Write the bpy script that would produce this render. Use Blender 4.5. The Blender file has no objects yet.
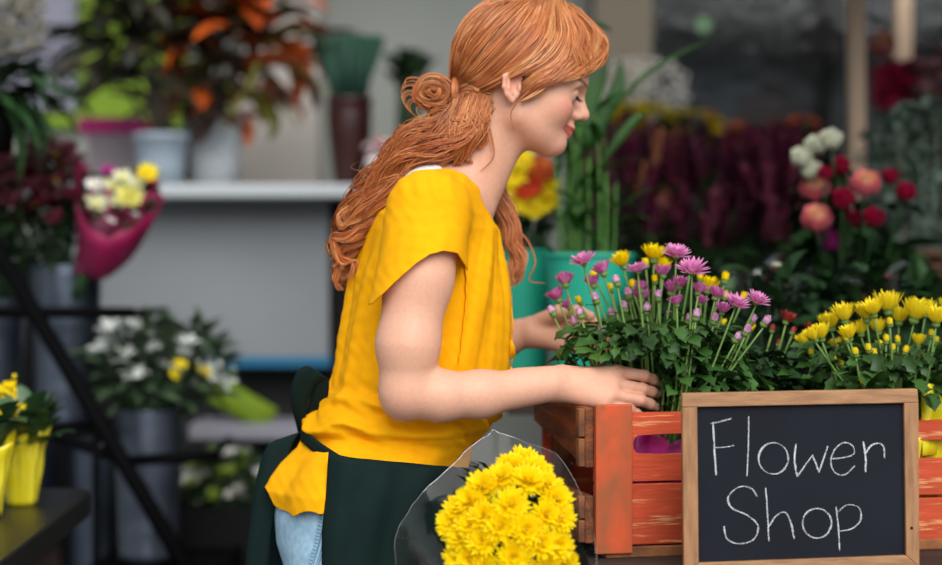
import bpy, bmesh, math, random
import numpy as np
from mathutils import Vector, Matrix, Euler
random.seed(7); rng = np.random.default_rng(7)
scene = bpy.context.scene
COL = scene.collection
# ------------------------------------------------------------------ camera, world, lights, exposure
FPX = 1920.0
CAMD = 3.0
CAMZ = 1.15
cam_data = bpy.data.cameras.new('camera')
cam_data.sensor_width = 36.0
cam_data.lens = FPX * 36.0 / 942.0
cam_data.clip_end = 60
cam_data.dof.use_dof = True
cam_data.dof.focus_distance = 2.82
cam_data.dof.aperture_fstop = 1.7
cam = bpy.data.objects.new('camera', cam_data); COL.objects.link(cam)
cam.location = (0, -CAMD, CAMZ); cam.rotation_euler = (math.radians(90), 0, 0)
scene.camera = cam

world = bpy.data.worlds.new('daylight'); scene.world = world; world.use_nodes = True
wn = world.node_tree; wn.nodes.clear()
wo = wn.nodes.new('ShaderNodeOutputWorld'); wb = wn.nodes.new('ShaderNodeBackground')
wtc = wn.nodes.new('ShaderNodeTexCoord'); wsep = wn.nodes.new('ShaderNodeSeparateXYZ')
wr = wn.nodes.new('ShaderNodeValToRGB')
wr.color_ramp.elements[0].position = 0.36; wr.color_ramp.elements[0].color = (0.10, 0.10, 0.10, 1)
wr.color_ramp.elements[1].position = 0.60; wr.color_ramp.elements[1].color = (0.92, 0.96, 1.0, 1)
wmr = wn.nodes.new('ShaderNodeMapRange'); wmr.inputs[1].default_value = -1; wmr.inputs[2].default_value = 1
wn.links.new(wtc.outputs['Generated'], wsep.inputs[0]); wn.links.new(wsep.outputs['Z'], wmr.inputs[0])
wn.links.new(wmr.outputs[0], wr.inputs[0]); wn.links.new(wr.outputs[0], wb.inputs[0]); wn.links.new(wb.outputs[0], wo.inputs[0])
wb.inputs[1].default_value = 0.85

def sun(name, energy, angle, direction, color=(1, 1, 1)):
    l = bpy.data.lights.new(name, 'SUN'); l.energy = energy; l.angle = math.radians(angle); l.color = color
    o = bpy.data.objects.new(name, l); COL.objects.link(o)
    o.rotation_euler = Vector(direction).to_track_quat('-Z', 'Y').to_euler()
    return o
sun('daylight_sun', 3.1, 50, (-0.20, 0.86, -0.62), (1.0, 0.97, 0.93))
scene.view_settings.view_transform = 'Standard'
scene.view_settings.look = 'None'
scene.view_settings.exposure = 0.0
scene.view_settings.gamma = 1.0
scene.view_settings.use_curve_mapping = False

# ------------------------------------------------------------------ helpers
def P(px, py, Y=0.0):
    """world point seen at photo pixel (px, py) at depth Y"""
    d = Y + CAMD
    return Vector(((px - 471.0) / FPX * d, Y, CAMZ - (py - 282.5) / FPX * d))
def PN(px, py, Y=0.0): return np.array(P(px, py, Y))
def X0(px): return (px - 471.0) / 640.0
def Z0(py): return CAMZ - (py - 282.5) / 640.0
def s2l(c):
    return tuple((x / 12.92 if x <= 0.04045 else ((x + 0.055) / 1.055) ** 2.4) for x in c)
def hexc(h):
    if isinstance(h, str):
        h = h.lstrip('#'); return s2l(tuple(int(h[i:i + 2], 16) / 255 for i in (0, 2, 4)))
    return h
MATS = {}
def mat(name, color, rough=0.6, metal=0.0, var=0.0, scale=25.0, bump=0.0, bscale=None, spec=0.5, sub=0.0,
        trans=0.0, alpha=1.0, color2=None, stretch=(1, 1, 1), attr=None, objrand=0.0, aniso=0.0, coat=0.0, sheen=0.0, detail=4):
    if name in MATS: return MATS[name]
    m = bpy.data.materials.new(name); m.use_nodes = True
    nt = m.node_tree; b = nt.nodes['Principled BSDF']
    c = hexc(color)
    b.inputs['Base Color'].default_value = (*c, 1)
    b.inputs['Roughness'].default_value = rough; b.inputs['Metallic'].default_value = metal
    b.inputs['Specular IOR Level'].default_value = spec
    if sub: b.inputs['Subsurface Weight'].default_value = sub; b.inputs['Subsurface Radius'].default_value = (0.012, 0.004, 0.002); b.inputs['Subsurface Scale'].default_value = 1.0
    if trans: b.inputs['Transmission Weight'].default_value = trans
    b.inputs['Alpha'].default_value = alpha
    if aniso: b.inputs['Anisotropic'].default_value = aniso
    if coat: b.inputs['Coat Weight'].default_value = coat
    if sheen: b.inputs['Sheen Weight'].default_value = sheen
    tc = nt.nodes.new('ShaderNodeTexCoord'); mp = nt.nodes.new('ShaderNodeMapping'); mp.inputs['Scale'].default_value = stretch
    nt.links.new(tc.outputs['Object'], mp.inputs[0])
    no = nt.nodes.new('ShaderNodeTexNoise'); no.inputs['Scale'].default_value = scale; no.inputs['Detail'].default_value = detail
    nt.links.new(mp.outputs[0], no.inputs['Vector'])
    src = None
    if attr:
        at = nt.nodes.new('ShaderNodeAttribute'); at.attribute_name = attr; src = at.outputs['Color']
    if var or color2:
        mx = nt.nodes.new('ShaderNodeMix'); mx.data_type = 'RGBA'
        rp = nt.nodes.new('ShaderNodeValToRGB'); rp.color_ramp.elements[0].position = 0.35; rp.color_ramp.elements[1].position = 0.65
        nt.links.new(no.outputs['Fac'], rp.inputs[0]); nt.links.new(rp.outputs[0], mx.inputs[0])
        if color2 is not None:
            c1, c2 = c, hexc(color2)
        else:
            c1 = tuple(x * (1 - var) for x in c); c2 = tuple(min(1, x * (1 + var)) for x in c)
        if src is not None:
            ml = nt.nodes.new('ShaderNodeMix'); ml.data_type = 'RGBA'; ml.blend_type = 'MULTIPLY'; ml.inputs[0].default_value = 1
            mx.inputs[6].default_value = (1 - var,) * 3 + (1,); mx.inputs[7].default_value = (1 + var,) * 3 + (1,)
            nt.links.new(src, ml.inputs[6]); nt.links.new(mx.outputs[2], ml.inputs[7]); src = ml.outputs[2]
        else:
            mx.inputs[6].default_value = (*c1, 1); mx.inputs[7].default_value = (*c2, 1); src = mx.outputs[2]
    if objrand:
        oi = nt.nodes.new('ShaderNodeObjectInfo'); hs = nt.nodes.new('ShaderNodeHueSaturation')
        m1 = nt.nodes.new('ShaderNodeMapRange'); m1.inputs[3].default_value = 1 - objrand; m1.inputs[4].default_value = 1 + objrand
        nt.links.new(oi.outputs['Random'], m1.inputs[0]); nt.links.new(m1.outputs[0], hs.inputs['Value'])
        if src is None: hs.inputs['Color'].default_value = (*c, 1)
        else: nt.links.new(src, hs.inputs['Color'])
        src = hs.outputs[0]
    if src is not None: nt.links.new(src, b.inputs['Base Color'])
    if bump:
        bn = nt.nodes.new('ShaderNodeTexNoise'); bn.inputs['Scale'].default_value = bscale or scale; bn.inputs['Detail'].default_value = detail
        nt.links.new(mp.outputs[0], bn.inputs['Vector'])
        bp = nt.nodes.new('ShaderNodeBump'); bp.inputs['Strength'].default_value = bump; bp.inputs['Distance'].default_value = 0.002
        nt.links.new(bn.outputs['Fac'], bp.inputs['Height']); nt.links.new(bp.outputs[0], b.inputs['Normal'])
    MATS[name] = m
    return m

class MB:
    """collects shapes; build() links them as one mesh object"""
    def __init__(s): s.v = []; s.f = []; s.m = []; s.n = 0
    def add(s, verts, faces, mi=0):
        verts = np.asarray(verts, float).reshape(-1, 3)
        s.v.append(verts); o = s.n
        s.f.extend([tuple(i + o for i in f) for f in faces]); s.m.extend([mi] * len(faces)); s.n += len(verts)
        return s
    def box(s, c, size, rot=None, mi=0, taper=None):
        hx, hy, hz = [x / 2 for x in size]
        v = np.array([(x * hx, y * hy, z * hz) for z in (-1, 1) for y in (-1, 1) for x in (-1, 1)])
        if taper: v[4:, :2] *= taper
        if rot is not None: v = v @ np.array(Euler(rot).to_matrix()).T
        return s.add(v + np.array(c), [(0, 2, 3, 1), (4, 5, 7, 6), (0, 1, 5, 4), (2, 6, 7, 3), (0, 4, 6, 2), (1, 3, 7, 5)], mi)
    def tube(s, path, rad, n=8, mi=0, cap=True, flat=1.0):
        p = np.array([tuple(q) for q in path], float); k = len(p)
        r = np.full(k, rad, float) if np.isscalar(rad) else np.interp(np.linspace(0, 1, k), np.linspace(0, 1, len(rad)), rad)
        t = np.gradient(p, axis=0); t /= (np.linalg.norm(t, axis=1, keepdims=True) + 1e-12)
        up = np.array([0, 0, 1.0]) if abs(t[0][2]) < 0.9 else np.array([0, 1.0, 0])
        a = np.cross(t[0], up); a /= np.linalg.norm(a)
        V = []
        for i in range(k):
            a = a - t[i] * a.dot(t[i]); a /= (np.linalg.norm(a) + 1e-12); b = np.cross(t[i], a)
            for j in range(n):
                th = 2 * math.pi * j / n
                V.append(p[i] + r[i] * (math.cos(th) * a + flat * math.sin(th) * b))
        F = [(i * n + j, i * n + (j + 1) % n, (i + 1) * n + (j + 1) % n, (i + 1) * n + j) for i in range(k - 1) for j in range(n)]
        if cap: F += [tuple(range(n))[::-1], tuple((k - 1) * n + j for j in range(n))]
        return s.add(V, F, mi)
    def lathe(s, prof, c=(0, 0, 0), n=32, mi=0, R=None, ribs=None):
        V = []; k = len(prof)
        for (r, z) in prof:
            for j in range(n):
                th = 2 * math.pi * j / n; rr = r * (1 + (ribs(th, z) if ribs else 0))
                V.append((rr * math.cos(th), rr * math.sin(th), z))
        V = np.array(V)
        if R is not None: V = V @ np.array(R).T
        F = [(i * n + j, i * n + (j + 1) % n, (i + 1) * n + (j + 1) % n, (i + 1) * n + j) for i in range(k - 1) for j in range(n)]
        return s.add(V + np.array(c), F, mi)
    def grid(s, G, mi=0, closed_u=False):
        G = np.asarray(G, float); a, b = G.shape[:2]
        F = [(i * b + j, i * b + j + 1, (i + 1) * b + j + 1, (i + 1) * b + j) for i in range(a - 1) for j in range(b - 1)]
        if closed_u: F += [((a - 1) * b + j, (a - 1) * b + j + 1, j + 1, j) for j in range(b - 1)]
        return s.add(G.reshape(-1, 3), F, mi)
    def mesh(s, name, mats, smooth=True):
        me = bpy.data.meshes.new(name)
        V = np.concatenate(s.v) if s.v else np.zeros((0, 3))
        me.from_pydata(V.tolist(), [], s.f)
        for m in (mats if isinstance(mats, (list, tuple)) else [mats]): me.materials.append(m)
        me.polygons.foreach_set('material_index', s.m)
        me.polygons.foreach_set('use_smooth', [smooth] * len(s.f))
        me.update(); return me
    def build(s, name, mats, parent=None, smooth=True, bevel=0, solid=0, subsurf=0):
        o = bpy.data.objects.new(name, s.mesh(name, mats, smooth)); COL.objects.link(o)
        if parent is not None: o.parent = parent
        if solid:
            md = o.modifiers.new('solid', 'SOLIDIFY'); md.thickness = solid; md.offset = 0
        if bevel:
            md = o.modifiers.new('bevel', 'BEVEL'); md.width = bevel; md.segments = 2; md.limit_method = 'ANGLE'
        if subsurf:
            md = o.modifiers.new('sub', 'SUBSURF'); md.levels = subsurf; md.render_levels = subsurf
        return o
def inst(name, me, parent=None, loc=(0, 0, 0), R=None, sc=1.0):
    o = bpy.data.objects.new(name, me); COL.objects.link(o)
    if parent is not None: o.parent = parent
    M = Matrix.Translation(Vector(loc))
    if R is not None: M = M @ R.to_4x4()
    o.matrix_basis = M @ Matrix.Diagonal((sc, sc, sc, 1)) if np.isscalar(sc) else M @ Matrix.Diagonal((*sc, 1))
    return o
def tag(o, label=None, cat=None, group=None, kind=None):
    if label: o['label'] = label
    if cat: o['category'] = cat
    if group: o['group'] = group
    if kind: o['kind'] = kind
    return o
def thing(name, label, cat, loc=(0, 0, 0), rz=0, group=None):
    o = bpy.data.objects.new(name, None); COL.objects.link(o); o.empty_display_size = 0.05
    o.location = loc; o.rotation_euler = (0, 0, rz)
    return tag(o, label, cat, group)
def struct(o): o['kind'] = 'structure'; return o
def align(dirv, spin=0.0):
    """rotation matrix taking +Z to dirv"""
    q = Vector(dirv).normalized().to_track_quat('Z', 'Y')
    return q.to_matrix() @ Matrix.Rotation(spin, 3, 'Z')
def bez(pts, n):
    """smooth curve through pts (Catmull-Rom)"""
    p = np.array([tuple(q) for q in pts], float)
    q = np.vstack([2 * p[0] - p[1], p, 2 * p[-1] - p[-2]])
    t = np.linspace(0, len(p) - 1 - 1e-9, n); i = t.astype(int); u = (t - i)[:, None]
    a, b, c, d = q[i], q[i + 1], q[i + 2], q[i + 3]
    return 0.5 * ((2 * b) + (-a + c) * u + (2 * a - 5 * b + 4 * c - d) * u ** 2 + (-a + 3 * b - 3 * c + d) * u ** 3)
def cello(name, tint=(1, 1, 1), base=.012):
    if name in MATS: return MATS[name]
    m = bpy.data.materials.new(name); m.use_nodes = True; nt = m.node_tree; nt.nodes.clear()
    o = nt.nodes.new('ShaderNodeOutputMaterial'); t = nt.nodes.new('ShaderNodeBsdfTransparent'); g = nt.nodes.new('ShaderNodeBsdfGlossy')
    t.inputs[0].default_value = (*tint, 1); g.inputs['Roughness'].default_value = .12; g.inputs[0].default_value = (1, 1, 1, 1)
    lw = nt.nodes.new('ShaderNodeLayerWeight'); lw.inputs[0].default_value = .35; mr = nt.nodes.new('ShaderNodeMapRange')
    mr.inputs[3].default_value = base; mr.inputs[4].default_value = .17
    nz = nt.nodes.new('ShaderNodeTexNoise'); nz.inputs['Scale'].default_value = 22; bp = nt.nodes.new('ShaderNodeBump'); bp.inputs['Strength'].default_value = .35; bp.inputs['Distance'].default_value = .006
    tc = nt.nodes.new('ShaderNodeTexCoord'); nt.links.new(tc.outputs['Object'], nz.inputs['Vector']); nt.links.new(nz.outputs[0], bp.inputs['Height'])
    nt.links.new(bp.outputs[0], g.inputs['Normal']); nt.links.new(bp.outputs[0], lw.inputs['Normal'])
    mx = nt.nodes.new('ShaderNodeMixShader'); nt.links.new(lw.outputs['Facing'], mr.inputs[0]); nt.links.new(mr.outputs[0], mx.inputs[0])
    nt.links.new(t.outputs[0], mx.inputs[1]); nt.links.new(g.outputs[0], mx.inputs[2]); nt.links.new(mx.outputs[0], o.inputs[0])
    MATS[name] = m; return m
# ------------------------------------------------------------------ setting
M_floor = mat('grey_paving', '#77757A', rough=0.85, var=0.12, scale=6, bump=0.3, bscale=60)
struct(MB().box((0, 2.5, -.05), (14, 14, .1)).build('floor', M_floor, smooth=False))
M_wall = mat('grey_wall', '#9CA19B', rough=0.9, var=0.03, scale=3)
M_wallb = mat('beige_wall', '#7C7465', rough=0.9, var=0.03, scale=3)
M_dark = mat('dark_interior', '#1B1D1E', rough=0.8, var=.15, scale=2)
M_post = mat('beige_metal', '#C4A88E', rough=.55)
M_ceil = mat('ceiling_paint', '#7E7E7A', rough=.9)
def slab(name, x0, x1, y0, y1, z0, z1, m, kind=True):
    o = MB().box(((x0 + x1) / 2, (y0 + y1) / 2, (z0 + z1) / 2), (x1 - x0, y1 - y0, z1 - z0)).build(name, m, smooth=False)
    if kind: struct(o)
    return o
YB = 3.2
def bx(px, Y): return P(px, 282, Y).x
def bz(py, Y): return P(471, py, Y).z
slab('wall_back', -3.5, bx(590, YB), YB, YB + .1, 0, 2.75, M_wall)
slab('wall_right', bx(590, YB), bx(645, YB), YB - .25, YB + .1, 0, 2.75, M_wallb)
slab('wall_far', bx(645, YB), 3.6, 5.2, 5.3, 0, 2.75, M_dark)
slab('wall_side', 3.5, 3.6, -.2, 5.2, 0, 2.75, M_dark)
slab('wall_left', -3.6, -3.5, -.2, YB + .1, 0, 2.75, M_wall)
slab('ceiling', -3.6, 3.6, 2.1, 5.3, 2.75, 2.85, M_ceil)
slab('ceiling_shade_added', .12, 3.6, .45, 2.1, 2.10, 2.14, mat('added_shade_cloth', '#4A4C4A', rough=.9))  # unseen cover added over the right side to darken the background
# column on the left part of the back wall
slab('trim_1', bx(238, 3.0), bx(318, 3.0), 3.0, YB, 0, 2.75, mat('pale_column', '#B9B3AC', rough=.85, var=.05, scale=4))
# shop window on the right: frame posts and glass
M_glass = cello('window_glass', (.62, .66, .68), .035)
for n_, (px, Y, w) in enumerate(((856, 1.75, .036), (902, 2.6, .045), (1010, 3.1, .05))):
    x = bx(px, Y); slab('trim_%d' % (n_ + 2), x - w / 2, x + w / 2, Y - .03, Y + .03, 0, 2.75, M_post)
slab('window_1', bx(645, YB), 3.5, YB + .02, YB + .03, .5, 2.75, M_glass)
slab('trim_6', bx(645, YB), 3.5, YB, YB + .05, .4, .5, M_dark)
# ------------------------------------------------------------------ organic surfaces: distance field -> one continuous mesh
class Field:
    def __init__(s): s.pr = []
    def _a(s, f, lo, hi, k, op): s.pr.append((f, np.asarray(lo), np.asarray(hi), k, op)); return s
    def cap(s, a, b, ra, rb=None, k=0.012, op='u'):
        a = np.array(a, float); b = np.array(b, float); rb = ra if rb is None else rb
        ab = b - a; L = ab.dot(ab) + 1e-12
        def f(p):
            t = np.clip((p - a) @ ab / L, 0, 1)
            return np.linalg.norm(p - a - t[:, None] * ab, axis=1) - (ra + (rb - ra) * t)
        m = max(ra, rb); return s._a(f, np.minimum(a, b) - m, np.maximum(a, b) + m, k, op)
    def chain(s, pts, rads, k=0.012):
        for i in range(len(pts) - 1): s.cap(pts[i], pts[i + 1], rads[i], rads[i + 1], k)
        return s
    def ell(s, c, r, R=None, k=0.012, op='u'):
        c = np.array(c, float); r = np.array(r, float); Rm = None if R is None else np.array(R)
        def f(p):
            q = p - c
            if Rm is not None: q = q @ Rm
            k0 = np.linalg.norm(q / r, axis=1); k1 = np.linalg.norm(q / (r * r), axis=1) + 1e-9
            return k0 * (k0 - 1) / k1
        m = r.max(); return s._a(f, c - m, c + m, k, op)
    def loft(s, rows, k=0.012, disp=None, power=2.0):
        """rows: (z, xc, a, b) upright stack of ellipses"""
        r = np.array(sorted(rows)); z0, z1 = r[0, 0], r[-1, 0]
        def f(p):
            z = np.clip(p[:, 2], z0, z1)
            xc = np.interp(z, r[:, 0], r[:, 1]); a = np.interp(z, r[:, 0], r[:, 2]); b = np.interp(z, r[:, 0], r[:, 3])
            dx = np.abs(p[:, 0] - xc) / a; dy = np.abs(p[:, 1]) / b
            q = (dx ** power + dy ** power) ** (1 / power)
            d = (q - 1) * np.minimum(a, b)
            dz = np.maximum(np.maximum(z0 - p[:, 2], p[:, 2] - z1), 0)
            d = np.where(dz > 0, np.sqrt(np.maximum(d, 0) ** 2 + dz ** 2), d)
            return d
        mx = np.max(r[:, 2]); mb = np.max(r[:, 3])
        return s._a(f, (np.min(r[:, 1] - r[:, 2]), -mb, z0), (np.max(r[:, 1] + r[:, 2]), mb, z1), k, 'u')
    def __call__(s, p, lo=None, hi=None):
        d = np.full(len(p), 1.0)
        for f, a, b, k, op in s.pr:
            if lo is not None and (np.any(a - 0.05 > hi) or np.any(b + 0.05 < lo)): continue
            v = f(p)
            if op == 'u':
                h = np.maximum(k - np.abs(d - v), 0) / k; d = np.minimum(d, v) - h * h * k * 0.25
            else:
                h = np.maximum(k - np.abs(d + v), 0) / k; d = np.maximum(d, -v) + h * h * k * 0.25
        return d
def nets(field, h, disp=None, lo=None, hi=None):
    """surface nets over sparse blocks -> verts, quads"""
    LO = np.min([a for _, a, b, k, op in field.pr], axis=0) - 0.02 if lo is None else np.array(lo)
    HI = np.max([b for _, a, b, k, op in field.pr], axis=0) + 0.02 if hi is None else np.array(hi)
    B = 8; n = np.ceil((HI - LO) / (h * B)).astype(int) + 1
    gi = np.stack(np.meshgrid(*[np.arange(m) for m in n], indexing='ij'), -1).reshape(-1, 3)
    cen = LO + (gi + 0.5) * h * B
    def ev(p, lo=None, hi=None):
        d = field(p, lo, hi)
        return d if disp is None else d + disp(p)
    sb = (gi // 6); key = sb[:, 0] * 10000 + sb[:, 1] * 100 + sb[:, 2]
    order = np.argsort(key, kind='stable'); gi = gi[order]; cen = cen[order]; key = key[order]
    bnd = np.flatnonzero(np.diff(key)) + 1
    loc = np.stack(np.meshgrid(*[np.arange(B + 1)] * 3, indexing='ij'), -1).reshape(-1, 3)
    CK, CV, EK = [], [], []
    M = 4096
    for g, c in zip(np.split(gi, bnd), np.split(cen, bnd)):
        d = ev(c, c.min(0), c.max(0)); keep = np.abs(d) < h * B * 0.87 + 0.012
        if not keep.any(): continue
        g = g[keep]; c = c[keep]
        I = g[:, None, :] * B + loc[None]; pts = LO + I.reshape(-1, 3) * h
        val = ev(pts, pts.min(0), pts.max(0)).reshape(len(g), B + 1, B + 1, B + 1)
        ins = val < 0
        cnt = sum(ins[:, x:x + B, y:y + B, z:z + B].astype(np.int8) for x in (0, 1) for y in (0, 1) for z in (0, 1))
        act = (cnt > 0) & (cnt < 8)
        bi, cx, cy, cz = np.nonzero(act)
        if len(bi) == 0: continue
        acc = np.zeros((len(bi), 3)); num = np.zeros(len(bi))
        cor = {(x, y, z): val[bi, cx + x, cy + y, cz + z] for x in (0, 1) for y in (0, 1) for z in (0, 1)}
        for a in range(3):
            o = [q for q in range(3) if q != a]
            for u in (0, 1):
                for w in (0, 1):
                    A = [0, 0, 0]; A[o[0]] = u; A[o[1]] = w; Bc = list(A); Bc[a] = 1
                    va, vb = cor[tuple(A)], cor[tuple(Bc)]
                    s = (va < 0) != (vb < 0); t = np.where(s, va / np.where(s, va - vb, 1), 0)
                    pos = np.zeros((len(bi), 3)); pos += A; pos[:, a] = t
                    acc += pos * s[:, None]; num += s
                    if u == 0 and w == 0:
                        e = np.flatnonzero(s)
                        G = g[bi[e]] * B + np.stack([cx[e], cy[e], cz[e]], -1)
                        EK.append(np.column_stack([G, np.full(len(e), a), (va[e] < 0)]))
        G = g[bi] * B + np.stack([cx, cy, cz], -1)
        CK.append((G[:, 0] * M + G[:, 1]) * M + G[:, 2]); CV.append(LO + (G + acc / num[:, None]) * h)
    CK = np.concatenate(CK); CV = np.concatenate(CV); so = np.argsort(CK); CK = CK[so]; V = CV[so]
    E = np.concatenate(EK); Q = []
    for a in range(3):
        e = E[E[:, 3] == a]; b, c = (a + 1) % 3, (a + 2) % 3; ids = []
        for db, dc in ((0, 0), (1, 0), (1, 1), (0, 1)):
            G = e[:, :3].copy(); G[:, b] -= db; G[:, c] -= dc
            k = (G[:, 0] * M + G[:, 1]) * M + G[:, 2]; i = np.searchsorted(CK, k); i = np.clip(i, 0, len(CK) - 1)
            ids.append(np.where(CK[i] == k, i, -1))
        q = np.stack(ids, -1); ok = (q >= 0).all(1); q = q[ok]; inside = e[ok, 4].astype(bool)
        q[~inside] = q[~inside][:, ::-1]
        Q.append(q)
    Q = np.concatenate(Q)
    # pull verts onto the true surface
    for it in range(2):
        out = np.empty(len(V)); gr = np.empty((len(V), 3))
        kk = np.floor((V - LO) / 0.1).astype(int); kk = kk[:, 0] * 10000 + kk[:, 1] * 100 + kk[:, 2]
        oo = np.argsort(kk, kind='stable'); bb = np.flatnonzero(np.diff(kk[oo])) + 1
        for idx in np.split(oo, bb):
            p = V[idx]; l, m = p.min(0), p.max(0); d0 = ev(p, l, m); out[idx] = d0; e = 0.0006
            for a in range(3):
                q = p.copy(); q[:, a] += e; gr[idx, a] = (ev(q, l, m) - d0) / e
        st = np.clip(out / np.maximum((gr ** 2).sum(1), 0.3), -0.7 * h, 0.7 * h)
        V = V - gr * st[:, None] * (0.7 if it == 0 else 0.5)
    return V, Q
def clip_mesh(V, Q, cfun):
    """keep the part where cfun(V) <= 0, cutting faces along the zero line"""
    c = cfun(V); T = np.vstack([Q[:, [0, 1, 2]], Q[:, [0, 2, 3]]]) if Q.shape[1] == 4 else Q
    ins = c <= 0; cnt = ins[T].sum(1)
    quads = Q[(ins[Q].all(1))] if Q.shape[1] == 4 else np.zeros((0, 4), int)
    if Q.shape[1] == 4:
        qpart = Q[(ins[Q].any(1)) & (~ins[Q].all(1))]; T = np.vstack([qpart[:, [0, 1, 2]], qpart[:, [0, 2, 3]]]); cnt = ins[T].sum(1)
    NV = [V]; nn = len(V); cache = {}; F = [tuple(q) for q in quads.tolist()]
    extra = []
    def cut(i, j):
        key = (min(i, j), max(i, j))
        if key not in cache:
            t = c[i] / (c[i] - c[j]); extra.append(V[i] + (V[j] - V[i]) * t); cache[key] = nn + len(extra) - 1
        return cache[key]
    for t, m in zip(T.tolist(), cnt):
        if m == 3: F.append(tuple(t))
        elif m:
            poly = []
            for a in range(3):
                i, j = t[a], t[(a + 1) % 3]
                if ins[i]: poly.append(i)
                if ins[i] != ins[j]: poly.append(cut(i, j))
            if len(poly) >= 3: F.append(tuple(poly))
    Va = np.vstack([V, np.array(extra)]) if extra else V
    used = np.zeros(len(Va), bool)
    for f in F: used[list(f)] = True
    mp = np.cumsum(used) - 1
    return Va[used], [tuple(int(mp[i]) for i in f) for f in F]
def mesh_obj(name, V, F, m, parent=None, solid=0, color=None, offset=0.0):
    me = bpy.data.meshes.new(name)
    me.from_pydata(np.asarray(V).tolist(), [], F if isinstance(F, list) else F.tolist()); me.materials.append(m)
    me.polygons.foreach_set('use_smooth', [True] * len(me.polygons)); me.update()
    if color is not None:
        at = me.color_attributes.new('tint', 'FLOAT_COLOR', 'POINT')
        at.data.foreach_set('color', np.column_stack([color, np.ones(len(color))]).ravel())
    o = bpy.data.objects.new(name, me); COL.objects.link(o)
    if parent is not None: o.parent = parent
    if solid:
        md = o.modifiers.new('solid', 'SOLIDIFY'); md.thickness = solid; md.offset = offset
    return o
def smooth01(x, a, b):
    t = np.clip((x - a) / (b - a), 0, 1); return t * t * (3 - 2 * t)
# ------------------------------------------------------------------ the woman
def adopt(parent, *objs):
    for o in objs:
        o.parent = parent; o.matrix_parent_inverse = Matrix.Translation(-parent.location)
    return objs[0]
M_skin = mat('skin', '#DDA78C', rough=0.46, attr='tint', var=0.035, scale=160, bump=0.10, bscale=700, sub=0.10, spec=0.35)
M_blouse = mat('yellow_cotton', '#F7AE02', rough=0.85, var=0.03, scale=60, bump=0.18, bscale=1400, spec=0.15)
M_apron = mat('dark_green_cotton', '#061E1C', rough=0.8, var=0.08, scale=30, bump=0.2, bscale=1600, spec=0.2)
M_jeans = mat('light_blue_denim', '#8FB4CC', rough=0.85, color2='#A5C6DA', scale=90, bump=0.35, bscale=900, spec=0.2)
M_white = mat('white_cotton', '#EDEBEA', rough=0.8, bump=0.1, bscale=900)
M_hair = mat('copper_hair', '#B8632F', rough=0.38, attr='tint', spec=0.55)
M_eye = mat('eye_white', '#E8E0DC', rough=0.15); M_iris = mat('iris', '#5B6B62', rough=0.15); M_lash = mat('lash', '#2A1712', rough=0.6)
M_leather = mat('shoe_canvas', '#D8D2C8', rough=0.8)

person = thing('person', 'woman with a copper bun in a yellow blouse and dark green apron', 'person', (-0.17, 0, 0))

H0 = np.array([X0(509), 0.0, Z0(88)])
PITCH, YAW = math.radians(16), math.radians(6)
HR = np.array((Matrix.Rotation(YAW, 3, 'Z') @ Matrix.Rotation(PITCH, 3, 'Y')).to_3x3())
def H(x, y, z): return HR @ np.array([x, y, z]) + H0

bf = Field()
# head
bf.ell(H(.014, 0, .045), (.098, .074, .084), HR)
bf.ell(H(.060, 0, .044), (.053, .060, .052), HR, k=.02)
bf.ell(H(.052, 0, -.014), (.054, .061, .066), HR, k=.02)
for s in (-1, 1):
    bf.cap(H(.020, s * .044, -.040), H(.084, s * .012, -.064), .022, .0175, k=.024)
    bf.ell(H(.070, s * .036, -.012), (.028, .024, .024), HR, k=.018)
    bf.cap(H(.106, s * .010, .031), H(.092, s * .042, .031), .0085, .008, k=.012)
bf.ell(H(.092, 0, -.063), (.0175, .019, .0165), HR, k=.014)
bf.cap(H(.107, 0, .020), H(.1225, 0, -.004), .0075, .0092, k=.012)
bf.ell(H(.1235, 0, -.0085), (.0100, .0085, .0078), HR, k=.006)
for s in (-1, 1):
    bf.ell(H(.1135, s * .0105, -.0125), (.0095, .0062, .0068), HR, k=.005)
bf.cap(H(.108, 0, -.018), H(.104, 0, -.034), .006, .0105, k=.008)
for s in (-1, 1):
    bf.ell(H(.110, s * .031, .013), (.020, .017, .0135), HR, k=.012, op='s')
    bf.ell(H(.0905, s * .031, .0135), (.0148, .0150, .0140), HR, k=.003)
    bf.cap(H(.112, s * .020, .0095), H(.098, s * .046, .0100), .0036, .0022, k=.002, op='s')
    bf.ell(H(.1190, s * .006, -.0195), (.005, .0026, .0022), HR, k=.002, op='s')
# lips
bf.cap(H(.1110, -.004, -.0325), H(.1110, .004, -.0325), .0056, k=.003)
for s in (-1, 1):
    bf.cap(H(.1110, s * .004, -.0328), H(.0925, s * .0245, -.0345), .0054, .0036, k=.003)
    bf.cap(H(.1080, 0, -.0422), H(.0925, s * .0215, -.0375), .0064, .0040, k=.004)
    bf.cap(H(.1200, 0, -.0378), H(.0950, s * .0285, -.0345), .0014, .0012, k=.0025, op='s')
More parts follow.
